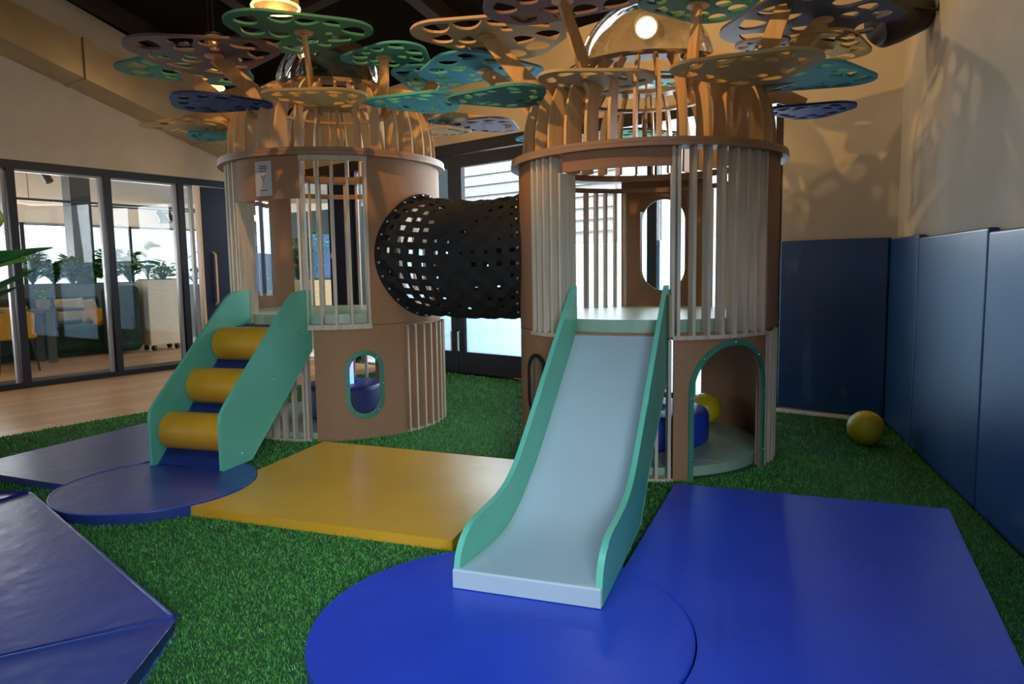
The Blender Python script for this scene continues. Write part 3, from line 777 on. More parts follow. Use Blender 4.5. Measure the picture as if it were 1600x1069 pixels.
leaves2 = [(-0.12, 4.65, 2.67, 0.97, 'tan', 'upper', 195),
           (-0.16, 5.09, 2.59, 0.83, 'sea', 'upper', 20),
           (-0.07, 4.32, 2.22, 0.57, 'teal', 'lower', 180),
           (0.46, 4.11, 2.25, 0.63, 'olive', 'lower', 210),
           (1.16, 3.69, 2.19, 0.69, 'ochre', 'lower', 185),
           (1.74, 4.14, 2.25, 0.69, 'turq', 'lower', 15),
           (1.89, 4.64, 2.18, 0.52, 'blue', 'lower', 190),
           (1.89, 4.41, 2.67, 1.03, 'slate', 'upper', 10),
           (2.02, 4.71, 2.58, 0.72, 'ochre', 'upper', 20),
           (0.30, 3.98, 2.65, 0.85, 'mauve', 'upper', 0),
           (1.02, 3.94, 2.60, 0.63, 'green', 'upper', 180),
           (0.22, 5.56, 2.2, 0.29, 'sky', 'lower', 30),
           (1.59, 4.54, 2.55, 0.36, 'lav', 'upper', 60),
           (1.07, 5.66, 2.62, 0.64, 'turq', 'upper', 90),
           (1.61, 4.24, 2.75, 0.55, 'olive', 'upper', 90),
           (1.05, 5.69, 2.23, 0.60, 'green', 'lower', 0)]
build_tower(T2, t2, ZC2, .045, dict(panels=pn, fins=fins, leaves=leaves2, ribs=36))
tr = link('arch_trim', T2.trim(arch(.286, .79, c_a[0]), arch(.258, .76, c_a[0]), (c_a[0], 0.0), open_=True, M=90), DGREEN, t2, smooth=True, label='dark green arch trim')
for x, z in [(-.272, .12), (-.272, .47), (0, .775), (.272, .47), (.272, .12), (-.2, .69), (.2, .69)]:
    link('screw', MB().ball(T2.P(math.degrees((c_a[0] + x) / .825), .84, z), .007, 8), STEEL, tr)
tr = link('window_trim', T2.trim(stadium(*c_p, .118, .20), stadium(*c_p, .096, .177), c_p), BLACK, t2, smooth=True, label='black oval window trim')
link('window_pane', T2.panel(-70, -55, .30, .67, th=.004, R=.80), CLEAR, t2)
link('window_pane', T2.panel(147, 172, 1.01, 1.73, th=.004, R=.80), CLEAR, t2)
link('window_pane', T1.panel(-124, -105, 1.01, 1.81, th=.004, R=.80), CLEAR, t1)
link('base_ring', T2.ring(.76, .835, .0, .02, a0=-40, a1=.2, n=20), PLY, t2); link('bottom_rail', T2.ring(.78, .835, .80, .822, a0=-.2, a1=48, n=20), PLY, t2)
link('bottom_rail', T2.ring(.78, .84, .80, .822, a0=-66, a1=-44, n=10), PLY, t2)
link('cushion_pad', T2.disc(.75, .836, .905), SAGE, t2, bevel=.018, seg=3)
ob = link('side_cushion', MB().obox(T2.P(-1.0, .80, .93), Vector((.97, .2, 0)), Vector((-.2, .97, 0)), (0, 0, 1), .03, .06, .24), mat('tan_vinyl', (.32, .25, .12), .5), t2, bevel=.006)
link('floor_pad', T2.disc(.745, .004, .06, a0=-90, a1=28), SAGE, t2, bevel=.01)
link('floor_pad', T2.disc(.745, .004, .06, a0=28.5, a1=269.5), SAGE, t2, bevel=.01)
# --- the feature inside each tower
def ring_seat(T, r0, r1, z0, z1, m, label):
    prof = [(r0, z0), (r1 - .02, z0), (r1, z0 + .02), (r1, z1 - .035), (r1 - .012, z1 - .012), (r1 - .035, z1), (r0 + .03, z1), (r0, z1 - .03), (r0, z0)]
    return tag(link('padded_seat', MB().lathe(prof, T.C, 56), m, None, smooth=True, loc=T.C + Vector((0, 0, z0))), label, 'seat')
ring_seat(T2, .14, .42, .06, .27, VBLUE, 'round blue padded ring seat inside the right tower')
ring_seat(T1, .09, .33, .05, .30, DBLUE, 'round dark blue padded drum around the glowing purple tube')
def glow_mat():
    M = bpy.data.materials.new('glowing_tube'); M.use_nodes = True; nt = M.node_tree; N = nt.nodes; L = nt.links
    b = N['Principled BSDF']; b.inputs['Roughness'].default_value = .2
    tc = N.new('ShaderNodeTexCoord'); sx = N.new('ShaderNodeSeparateXYZ'); L.new(tc.outputs['Object'], sx.inputs[0])
    r = N.new('ShaderNodeValToRGB'); mr = N.new('ShaderNodeMapRange'); mr.inputs['From Min'].default_value = .3; mr.inputs['From Max'].default_value = .66
    L.new(sx.outputs['Z'], mr.inputs[0]); L.new(mr.outputs[0], r.inputs[0])
    r.color_ramp.elements[0].color = (.15, .35, 1, 1); r.color_ramp.elements[1].color = (.75, .12, 1, 1)
    L.new(r.outputs[0], b.inputs['Emission Color']); b.inputs['Emission Strength'].default_value = 2.2; b.inputs['Base Color'].default_value = (.3, .2, .6, 1)
    return M
bt = thing('bubble_tube', T1.C + Vector((0, 0, .05)), 'glowing purple and blue bubble tube inside the left tower', 'light')
link('tube', MB().lathe([(.0, .052), (.085, .052), (.085, .76), (0, .76)], T1.C, 28), glow_mat(), bt, smooth=True)
link('cap', MB().lathe([(0, .762), (.09, .762), (.09, .79), (0, .79)], T1.C, 28), BLKM, bt)
bt = thing('bubble_tube', T2.C + Vector((0, 0, .06)), 'dark bubble tube with small green lights inside the right tower', 'light')
link('tube', MB().lathe([(.0, .062), (.075, .062), (.075, .74), (0, .74)], T2.C, 28), mat('dark_tube', (.01, .015, .02), .1), bt, smooth=True)
link('cap', MB().lathe([(0, .742), (.085, .742), (.085, .79), (0, .79)], T2.C, 28), BLKM, bt)
for a in (-4, 12, -30, 30, 55): link('green_light', MB().ball(T2.P(a, .10, .285), .008, 10), mat('green_led', (.1, .8, .4), .4, emit=(.1, 1, .45), estr=3), bt)
tag(link('play_ball', MB().ball((1.40, 5.08, .175), .112), BALLY, None, smooth=True, loc=(1.40, 5.08, .063)), 'yellow ball on the padded floor inside the right tower', 'ball')
tag(link('play_ball', MB().ball((2.33, 4.60, .122), .115), BALLY, None, smooth=True, loc=(2.33, 4.60, .006)), 'yellow ball on the grass by the blue corner pads', 'ball')

# ------------------------------------------------------------------ slide
SB = Vector((.035, 2.39, 0)); SU = Vector((.333, .943, 0)); SW = Vector((.943, -.333, 0))
def SF(s, z, l): return SB + SU * s + SW * l + Vector((0, 0, z))
def spl(pts, n=6):
    out = []
    P_ = [Vector(p) for p in pts]
    for i in range(len(P_) - 1):
        p0, p1, p2, p3 = P_[max(i - 1, 0)], P_[i], P_[i + 1], P_[min(i + 2, len(P_) - 1)]
        for k in range(n):
            t = k / n
            out.append(.5 * ((2 * p1) + (-p0 + p2) * t + (2 * p0 - 5 * p1 + 4 * p2 - p3) * t * t + (-p0 + 3 * p1 - 3 * p2 + p3) * t ** 3))
    out.append(P_[-1]); return [(p[0], p[1]) for p in out]
sl = thing('slide', SB + Vector((0, 0, .055)), 'pale grey-blue slide with sea green side panels leading down from the right tower', 'slide')
surf = spl([(0, .125), (.22, .105), (.45, .100), (.66, .145), (.94, .285), (1.24, .486), (1.50, .672), (1.72, .832)], 6)
under = [(x, z - .03) for x, z in surf][::-1]; under[-1] = (.0, .057); under = [p if p[0] > .35 else (p[0], .057) for p in under]
link('slide_bed', MB().prism([surf + under], lambda x, y, d: SF(x, y, d), -.25, .25), SLIDE, sl, smooth=True)
link('slide_lip', MB().prism([[(-.018, .058), (0, .058), (0, .126), (-.012, .126), (-.018, .12)]], lambda x, y, d: SF(x, y, d), -.272, .272), SLIDE, sl)
top = spl([(.0, .12), (.02, .175), (.075, .225), (.16, .252), (.33, .258), (.50, .275), (.64, .325), (.78, .415), (1.07, .63), (1.30, .80), (1.52, .965), (1.70, 1.092)], 5)
side = [(0, .058)] + top + [(1.72, 1.10), (1.745, 1.10), (1.755, .60), (1.045, .235), (.80, .06)]
for l0, l1 in ((-.274, -.251), (.251, .274)):
    link('side_panel', MB().prism([side], lambda x, y, d: SF(x, y, d), l0, l1), GREEN, sl, bevel=.003, seg=2)
link('top_board', MB().prism([[(1.70, .80), (1.76, .80), (1.76, .835), (1.70, .83)]], lambda x, y, d: SF(x, y, d), -.25, .25), MDF, sl)

# ------------------------------------------------------------------ roller steps
GB = Vector((-1.94, 4.12, 0)); GU = Vector((.29, .957, 0)); GW = Vector((.957, -.29, 0))
def GF(s, z, l): return GB + GU * s + GW * l + Vector((0, 0, z))
st = thing('roller_steps', GB + Vector((0, 0, .056)), 'soft play steps of three mustard rollers between sea green sides, at the left tower', 'steps')
side = [(-.015, .058), (-.012, .34), (.0, .39), (.04, .435), (.43, .775), (.72, 1.03), (.78, 1.065), (.86, 1.078), (.975, 1.078), (.965, .655), (.25, .058)]
for l0, l1 in ((-.262, -.24), (.24, .262)):
    p = link('side_panel', MB().prism([side], lambda x, y, d: GF(x, y, d), l0, l1), GREEN, st, bevel=.003, seg=2)
    for s_, z_ in ((.16, .12), (.50, .52), (.86, .80)):
        link('screw', MB().ball(GF(s_, z_, .263 if l0 > 0 else -.239), .007, 8), STEEL, p)
ramp = [(.03, .058), (.24, .058), (.95, .66), (.95, .835), (.82, .835)]
link('foam_ramp', MB().prism([ramp], lambda x, y, d: GF(x, y, d), -.239, .239), DBLUE, st, bevel=.006)
for s_, z_ in ((.145, .245), (.395, .485), (.655, .730)):
    c = GF(s_, z_, -.238); prof = [(0, 0), (.105, 0), (.115, .01), (.115, .466), (.105, .476), (0, .476)]
    link('roller', MB().lathe(prof, c, 40, axis=GW), ROLL, st, smooth=True)
link('top_board', MB().prism([[(.955, .77), (1.0, .77), (1.0, .83), (.955, .83)]], lambda x, y, d: GF(x, y, d), -.23, .23), mat('orange_board', (.5, .12, .03), .5), st)

# ------------------------------------------------------------------ net tunnel
AX = (T2.C - T1.C).normalized(); AZ = Vector((0, 0, 1)); AT = AX.cross(AZ)
def surf_pt(T, sgn, off, zc, v, r):
    lat = r * math.cos(v); z = zc + r * math.sin(v)
    # straight along the axis from the tower axis plane to the cylinder
    d = math.sqrt(max(0, (T.R + off) ** 2 - lat * lat))
    return T.C + AT * lat + AX * (sgn * d) + Vector((0, 0, z))
tn = thing('net_tunnel', (T1.C + T2.C) / 2 + Vector((0, 0, .88)), 'black woven strap crawl tunnel linking the two towers', 'tunnel')
NV, NU = 32, 11; rnd = random.Random(5)
rt_n = .435
def tp(u, v, dr=0):
    va = 2 * PI * v / NV
    a = surf_pt(T1, 1, .012, 1.315, va, rt_n + dr); b = surf_pt(T2, -1, .012, 1.29, va, rt_n + dr)
    t = u / NU; p = a.lerp(b, t); k = math.sin(PI * t)
    p.z -= .030 * k * (1 + .4 * math.sin(va)); p += (AT * math.cos(va)) * (-.02 * k)
    p.z += .007 * math.sin(5 * va + 3 * t) * k
    return p
vid = {}; mb = MB(); fr_u = {}; fr_v = {}
def us(u): # strap half gaps
    return
W_ = [.30 + .12 * rnd.random() for _ in range(NU + 1)]
V_ = [.27 + .12 * rnd.random() for _ in range(NV + 1)]
grid_u = []; grid_v = []
for u in range(NU):
    k = 1 if u < 3 else (.55 if u < 8 else .7)
    g_ = W_[u] * k; grid_u += [(u, u + .5 - g_ / 1.1), ]
cells = []
for u in range(NU):
    for v in range(NV):
        k = (1.0 if u < 2 else rnd.choice([.7, .9, 1]) if u < 4 else rnd.choice([.06, .12, .35, .55, .75]) if u < 9 else rnd.choice([.1, .35, .6, .8]))
        gu = .25 * k * rnd.uniform(.85, 1.1); gv = .24 * k * rnd.uniform(.85, 1.1)
        a0, a1, b0, b1 = u, u + 1, v, v + 1; c0, c1, d0, d1 = u + .5 - gu, u + .5 + gu, v + .5 - gv, v + .5 + gv
        P4 = [(a0, b0), (a1, b0), (a1, b1), (a0, b1), (c0, d0), (c1, d0), (c1, d1), (c0, d1)]
        al = .009 if (u + v) % 2 else -.007
        mb.add([tp(*q, dr=(0 if i < 4 else al)) for i, q in enumerate(P4)], [(0, 1, 5, 4), (1, 2, 6, 5), (2, 3, 7, 6), (3, 0, 4, 7)])
link('strap_net', mb, BLACK, tn, solid=.004)
def flange(T, sgn, zc):
    mb = MB(); n = 64; vs = []
    for i in range(n):
        v = 2 * PI * i / n
        for r_, o_ in ((.385, .002), (.46, .002), (.46, .012), (.385, .012)): vs.append(surf_pt(T, sgn, o_, zc, v, r_))
    fs = [(i * 4 + k, i * 4 + (k + 1) % 4, ((i + 1) % n) * 4 + (k + 1) % 4, ((i + 1) % n) * 4 + k) for i in range(n) for k in range(4)]
    mb.add(vs, fs); f = link('flange', mb, BLACK, tn, smooth=True)
    for i in range(28):
        v = 2 * PI * (i + .5) / 28; link('bolt', MB().ball(surf_pt(T, sgn, .018, zc, v, .447), .012, 8), STEEL, f, smooth=True)
flange(T1, 1, 1.315); flange(T2, -1, 1.29)

# ------------------------------------------------------------------ duct and lamps above
def duct_pt(a, b, z): return K(a, -b * 1.8, z - .31 * (a - .9))
mb = MB().hexa([duct_pt(-6, .0, 3.31), duct_pt(3.6, .0, 3.31), duct_pt(3.6, .26, 3.31), duct_pt(-6, .26, 3.31), duct_pt(-6, .0, 3.72), duct_pt(3.6, .0, 3.72), duct_pt(3.6, .26, 3.72), duct_pt(-6, .26, 3.72)])
du = thing('air_duct', duct_pt(.9, .13, 3.31), 'long galvanised rectangular air duct sloping down along the left wall', 'duct')
link('duct_run', mb, GALV, du)
for a in (-2.6, -.8, .9, 2.35):
    mb = MB().hexa([duct_pt(a - .02, .0, 3.30), duct_pt(a + .02, .0, 3.30), duct_pt(a + .02, .275, 3.30), duct_pt(a - .02, .275, 3.30), duct_pt(a - .02, .0, 3.735), duct_pt(a + .02, .0, 3.735), duct_pt(a + .02, .275, 3.735), duct_pt(a - .02, .275, 3.735)])
    link('duct_joint', mb, GALV, du)
LAMPG = mat('lamp_glow', (1, .8, .5), .5, emit=(1, .66, .30), estr=1.5)
RIBG = glass('ribbed_glass', (1, .86, .55), .2, .3)
def pendant(x, y, z, r, label, h=.16):
    t = thing('pendant_lamp', (x, y, z), label, 'lamp', None)
    link('shade', MB().lathe([(r, z), (r * .98, z + h * .4), (r * .8, z + h), (r * .77, z + h), (r * .95, z + h * .4), (r * .96, z)], (x, y, 0), 40), RIBG, t, smooth=True)
    link('shade_rim', MB().tube([(x + r * math.cos(q * PI / 20), y + r * math.sin(q * PI / 20), z) for q in range(40)], .009, 8, closed=True), LAMPG, t, smooth=True)
    link('bulb', MB().ball((x, y, z + h * .75), r * .16), LAMPG, t, smooth=True)
    link('lamp_cap', MB().lathe([(0, z + h + .03), (r * .8, z + h + .03), (r * .8, z + h + .001), (0, z + h + .001)], (x, y, 0), 32), BLKM, t)
    link('cord', MB().tube([(x, y, z + h + .02), (x, y, ceilz(x, y))], .006, 6), BLKM, t)
pendant(-1.66, 5.31, 3.10, .165, 'ribbed glass pendant lamp above the left tower at the top edge')
pendant(-3.0, 7.40, 3.08, .12, 'small pendant lamp seen through the leaf discs near the duct')
pendant(-2.75, 6.9, 3.25, .10, 'pendant lamp behind the brown leaf disc above the left tower')
# black round fixture on the right wall
fx = thing('wall_speaker', (2.45, 4.55, 2.72), 'black cylindrical fixture hung high in the right corner', 'speaker')
ax = Vector((.9, .1, .42)).normalized(); c = Vector((2.30, 4.60, 2.66))
link('body', MB().lathe([(0, 0), (.10, 0), (.13, .03), (.14, .12), (.14, .30), (.11, .34), (0, .34)], c, 32, axis=ax), BLKM, fx, smooth=True)
link('bracket', MB().tube([c + ax * .2 + Vector((0, -.14, 0)), c + ax * .2 + Vector((.12, -.16, -.02)), c + ax * .3 + Vector((.16, -.10, .25)), (2.60, 4.40, 3.25)], .010, 6), BLKM, fx)
link('bracket_plate', MB().obox((2.60, 4.40, 3.25), RD, RN, (0, 0, 1), .1, .03, .1), BLKM, fx)
# round lamp seen above the right tower
sp = thing('ceiling_lamp', (1.20, 6.35, 3.26), 'round warm lamp shining above the right tower, seen through its bubble', 'lamp')
dv = Vector((-.12, -.8, -.55)).normalized()
link('lamp_housing', MB().lathe([(0, 0), (.10, 0), (.10, .12), (.04, .16), (0, .16)], Vector((1.20, 6.35, 3.26)), 24, axis=-dv), WHITE, sp)
link('lamp_lens', MB().lathe([(0, -.004), (.085, -.004), (.085, -.001), (0, -.001)], Vector((1.20, 6.35, 3.26)), 24, axis=-dv), mat('lens_glow', (1, .9, .7), .5, emit=(1, .86, .62), estr=6), sp)
link('lamp_stem', MB().tube([Vector((1.20, 6.35, 3.26)) - dv * .15, (1.22, 6.42, ceilz(1.22, 6.42))], .01, 6), BLKM, sp)

# ------------------------------------------------------------------ cafe beyond the glass
struct('wall_cafe_far', MB().wbox(K, -14, 13, 8.0, 8.15, 2.33, 3.5), WHITE)
struct('wall_cafe_end', MB().wbox(K, 9.0, 9.15, .3, 8.0, 0, 3.5), WHITE)
struct('ceiling_cafe', MB().wbox(K, -14, 9, .13, 8.1, 3.3, 3.45), WHITE)
struct('floor_door_track', MB().wbox(K, -8, 3.6, .12, .75, -.001, .006), mat('grooved_grey', (.28, .27, .30), .5))
mb = MB()
for k in range(7): mb.wbox(K, -8, 3.6, .16 + k * .085, .19 + k * .085, .006, .014)
struct('trim_12', mb, mat('groove_dark', (.10, .10, .11), .5))
for i, a in enumerate([-8, -5.5, -3.2, -1.0, 1.2, 3.4, 5.6, 7.8]):
    g = struct('window_%d' % (20 + i), MB().wbox(K, a + .03, a + 2.17, 8.05, 8.06, .3, 2.33), CLEAR)
    link('mullion', MB().wbox(K, a - .04, a + .04, 8.0, 8.12, .0, 2.33), FRAME, g)
    link('sill', MB().wbox(K, a + .04, a + 2.16, 8.0, 8.12, .0, .3), GREYP, g)
    link('head', MB().wbox(K, a + .04, a + 2.16, 7.98, 8.12, 2.27, 2.33), FRAMEG, g)
# column
tag(link('column', MB().wbox(K, 2.66, 2.98, 4.1, 4.4, 0, 3.3), mat('dark_column', (.05, .06, .065), .6), None, bevel=.01), 'dark square column in the cafe behind the first wide pane', 'column')
# round white duct in the cafe
mb = MB().tube([K(2.5, 6.2, 2.85), K(2.55, 6.14, 2.85), K(2.75, 5.9, 2.85), K(4.8, 3.4, 2.85), K(7.0, .7, 2.85)], [.18, .30, .36, .36, .36], 28)
tag(link('round_duct', mb, WHITE, None, smooth=True), 'fat round white duct under the cafe ceiling', 'duct')
for i, (b, z, a0, a1) in enumerate([(2.6, 2.78, -5, 1.9), (4.0, 2.42, 1.2, 7), (6.6, 2.62, -5, 8.8)]):
    r = thing('track_rail', K((a0 + a1) / 2, b, z), ['black lighting track nearest the glass in the cafe', 'middle black lighting track in the cafe', 'black lighting track near the cafe windows'][i], 'light track')
    link('rail', MB().wbox(K, a0, a1, b - .02, b + .02, z - .02, z + .02), BLKM, r)
    for a in (a0 + .8, a1 - .8): link('hanger', MB().tube([K(a, b, z + .02), K(a, b, 3.3)], .005, 6), BLKM, r)
for i, (a, b, z) in enumerate([(1.66, 2.6, 2.76), (4.07, 4.0, 2.40), (5.76, 6.6, 2.60)]):
    r = thing('track_spotlight', K(a, b, z - .02), ['black spotlight on the track behind the first wide pane', 'black spotlight left of the cafe loudspeaker', 'black spotlight above the cafe loudspeaker'][i], 'spotlight')
    link('stem', MB().tube([K(a, b, z - .01), K(a, b, z - .07)], .01, 6), BLKM, r)
    link('can', MB().tube([K(a, b, z - .06), K(a + .05, b - .06, z - .22)], .055, 16), BLKM, r)
r = thing('loudspeaker', K(6.38, 7.9, 2.55), 'small black loudspeaker on the white cafe wall', 'speaker')
link('box', MB().wbox(K, 6.27, 6.49, 7.76, 7.97, 2.43, 2.72), BLKM, r, bevel=.02); link('bracket', MB().wbox(K, 6.35, 6.41, 7.96, 8.0, 2.55, 2.6), BLKM, r)

# planters
def planter(a0, a1, b0, b1, h, m, label, casters=False):
    t = thing('planter', K((a0 + a1) / 2, (b0 + b1) / 2, 0), label, 'planter')
    z0 = .10 if casters else .0
    link('planter_box', MB().wbox(K, a0, a1, b0, b1, z0, h), m, t, bevel=.01)
    link('soil', MB().wbox(K, a0 + .03, a1 - .03, b0 + .03, b1 - .03, h - .001, h + .012), mat('soil', (.03, .02, .012), .95), t)
    if casters:
        for a in (a0 + .08, a1 - .08):
            for b in (b0 + .06, b1 - .06):
                link('caster', MB().lathe([(0, -.02), (.045, -.02), (.045, .02), (0, .02)], K(a, b, .05), 16, axis=LD), BLKM, t, smooth=True)
                link('caster_fork', MB().obox(K(a, b, .085), LD, LN, (0, 0, 1), .05, .03, .035), STEEL, t)
    return t
planter(2.88, 3.42, 2.30, 2.65, 1.13, LOAK, 'pale wood planter on casters behind the pane next to the navy door', True)
planter(.6, 3.5, 3.55, 3.95, 1.08, GREYP, 'long grey planter wall behind the dark green sofa')
planter(3.9, 5.2, 4.2, 4.6, 1.0, GREYP, 'grey planter seen through the narrow pane beside the navy door')

def leafshape(mb, base, dirv, L_, Wd, droop=.3, segs=5, roll=0, notch=0):
    base = Vector(base); d = Vector(dirv).normalized(); side = d.cross(Vector((0, 0, 1)))
    if side.length < .01: side = Vector((1, 0, 0))
    side.normalize(); side = (Matrix.Rotation(roll, 3, d) @ side)
    nrm = side.cross(d)
    C_, A_, B_ = [], [], []
    for i in range(segs + 1):
        t = i / segs; p = base + d * L_ * t - Vector((0, 0, 1)) * droop * L_ * t * t
        w_ = Wd / 2 * math.sin(PI * min(1, t * .93 + .05)) ** .8 * (1.15 - .4 * t)
        if notch and i % 2 == 1: w_ *= (1 - notch)
        C_.append(p - nrm * w_ * .25); A_.append(p + side * w_); B_.append(p - side * w_)
    n = segs + 1; fs = []
    for i in range(segs): fs += [(i, i + 1, n + i + 1, n + i), (i + 1, i, 2 * n + i, 2 * n + i + 1)]
    mb.add(C_ + A_ + B_, fs)
def plant(name, c, h, spread, n, Ls, Wd, mats, label, seed, notch=0, segs=5, elev=(.2, 1.3), stems=True):
    rnd = random.Random(seed); c = Vector(c); t = thing(name, c, label, 'plant')
    mbs = [MB(), MB()]; stm = MB()
    for i in range(n):
        a = rnd.uniform(0, 2 * PI); e = rnd.uniform(*elev); hh = h * rnd.uniform(.25, 1)
        d = Vector((math.cos(a) * math.cos(e), math.sin(a) * math.cos(e), math.sin(e)))
        tip = c + Vector((d.x * spread * rnd.uniform(.3, 1), d.y * spread * rnd.uniform(.3, 1), hh))
        if stems: stm.tube([c + Vector((0, 0, -.01)), c.lerp(tip, .5) + Vector((0, 0, .05 * h)), tip], .004, 5)
        leafshape(mbs[i % 2], tip, Vector((d.x, d.y, d.z * .4)), Ls * rnd.uniform(.6, 1.1), Wd * rnd.uniform(.7, 1.1), rnd.uniform(.1, .5), segs=segs, roll=rnd.uniform(-.5, .5), notch=notch)
    f = link('foliage', mbs[0], mats[0], t); link('foliage', mbs[1], mats[1], t)
    if stems: link('stems', stm, LEAF1, t)
    return t
plant('monstera', K(3.0, 2.48, 1.14), .55, .22, 15, .30, .26, (LEAF1, LEAF2), 'monstera with large split leaves on the pale wood planter', 4, notch=.55, segs=9)
plant('trailing_plant', K(3.22, 2.42, 1.14), .25, .22, 40, .14, .06, (LEAF1, LEAF2), 'bushy trailing plant beside the monstera on the wood planter', 5, elev=(-.4, .7))
plant('round_shrub', K(3.36, 3.75, 1.09), .50, .2, 170, .13, .08, (LEAF1, LEAF1), 'rounded dark shrub at the right end of the grey planter wall', 6)
for i, a in enumerate([1.86, 2.16, 2.44, 2.72, 3.02]):
    plant('leafy_plant', K(a, 3.75, 1.09), [.48, .36, .42, .34, .55][i], .24, 170, .15, .075, (LEAF1, LEAF2), ['leafy plant on the long grey planter just right of the first glazing post', 'low plant above the left cream cushion on the long grey planter', 'leafy plant in the middle of the long grey planter', 'low plant above the mustard cushion on the long grey planter', 'tall dark bushy plant on the long grey planter left of the second post'][i], 20 + i)
plant('bright_plant', K(4.3, 4.4, 1.01), .38, .2, 34, .17, .09, (LEAF2, LEAF2), 'bright lime green plant right of the monstera', 41)
plant('bright_plant', K(4.95, 4.4, 1.01), .30, .2, 34, .14, .07, (LEAF2, LEAF1), 'green plant behind the narrow pane beside the door', 42)
# blue banner shapes hanging far away
r = thing('hanging_bird', K(6.0, 6.4, 1.9), 'bright blue folded wing decoration hanging in the cafe', 'decoration')
mb = MB(); leafshape(mb, K(5.8, 6.4, 2.0), Vector((.5, .2, -1)), .8, .25, 0, 6); link('wing', mb, mat('azure', (.01, .32, .75), .5), r, solid=.004)
mb = MB(); leafshape(mb, K(5.9, 6.4, 1.5), Vector((.9, .2, .6)), .5, .12, 0, 6); link('wing', mb, MC['azure'], r, solid=.004)
link('cord', MB().tube([K(5.8, 6.4, 2.0), K(5.8, 6.4, 3.3)], .003, 5), BLKM, r)

# sofa
sf = thing('sofa', K(1.5, 3.1, 0), 'dark green sofa with cushions in front of the long grey planter', 'sofa')
link('seat_base', MB().wbox(K, .1, 2.62, 2.75, 3.5, .08, .46), SOFA, sf, bevel=.06, seg=4)
link('seat_back', MB().wbox(K, .1, 2.62, 3.28, 3.53, .46, .88), SOFA, sf, bevel=.06, seg=4)
link('end_panel', MB().wbox(K, 2.36, 2.80, 2.32, 2.76, .04, 1.05), SOFA, sf, bevel=.10, seg=5)
link('bench_skirt', MB().wbox(K, .1, 2.6, 2.82, 3.4, .0, .08), BLKM, sf)
def cushion(c, s, m, rx, rz, label):
    mb = MB(); n = 8; vs = []
    R_ = Matrix.Rotation(rz, 3, 'Z') @ Matrix.Rotation(rx, 3, 'X')
    for side in (1, -1):
        for i in range(n + 1):
            for j in range(n + 1):
                x, y = i / n * 2 - 1, j / n * 2 - 1
                th = .09 * s / .45 * ((1 - x ** 4) * (1 - y ** 4)) ** .5 * side
                pin = 1 - .07 * (1 - abs(x) ** 2) * (abs(y) ** 3); pin2 = 1 - .07 * (1 - abs(y) ** 2) * (abs(x) ** 3)
                vs.append(Vector(c) + R_ @ Vector((x * s / 2 * pin2, th, y * s / 2 * pin)))
    fs = []; N_ = (n + 1) ** 2
    for i in range(n):
        for j in range(n):
            a = i * (n + 1) + j; fs.append((a, a + 1, a + n + 2, a + n + 1)); fs.append((N_ + a, N_ + a + n + 1, N_ + a + n + 2, N_ + a + 1))
    mb.add(vs, fs); tag(link('cushion', mb, m, None, smooth=True, weld=True), label, 'cushion')
wr = math.atan2(LD.y, LD.x)
cushion(K(2.10, 3.12, .67), .42, CREAM, -.25, wr, 'cream cushion, leftmost on the dark green sofa')
cushion(K(2.34, 3.08, .66), .40, CREAM, -.35, wr + .5, 'cream cushion leaning with a corner up on the sofa')
cushion(K(2.46, 2.95, .56), .38, MUST, -.9, wr + .3, 'mustard yellow cushion lying at the right of the sofa')
cushion(K(1.36, 3.1, .62), .38, MUST, -.6, wr, 'mustard cushion on the left end of the sofa behind the chair')
# table + pot
tb_ = thing('dining_table', K(.9, 2.45, 0), 'dark cafe table with a small potted plant on it', 'table')
link('tabletop', MB().wbox(K, -.6, 1.86, 2.12, 2.78, .715, .75), TABLE, tb_, bevel=.004)
for a, b in ((1.45, 2.25), (1.45, 2.62), (-.3, 2.25), (-.3, 2.62)): link('leg', MB().wbox(K, a - .05, a + .05, b - .03, b + .03, 0, .715), mat('grey_metal_leg', (.10, .12, .13), .5), tb_)
pp = thing('plant_pot', K(1.42, 2.34, .75), 'small clay pot with a green plant on the dark cafe table', 'potted plant')
link('pot', MB().lathe([(0, .75), (.065, .75), (.085, .80), (.088, .89), (.078, .89), (.07, .86), (0, .86)], K(1.42, 2.34, 0), 24), TERRA, pp, smooth=True)
mbp = MB(); rnd = random.Random(3)
for i in range(26):
    a = rnd.uniform(0, 6.28); leafshape(mbp, K(1.42, 2.34, .87 + rnd.uniform(0, .14)) + Vector((math.cos(a) * .03, math.sin(a) * .03, 0)), Vector((math.cos(a), math.sin(a), rnd.uniform(.1, 1))), .13, .045, .3, 4)
link('foliage', mbp, LEAF2, pp)
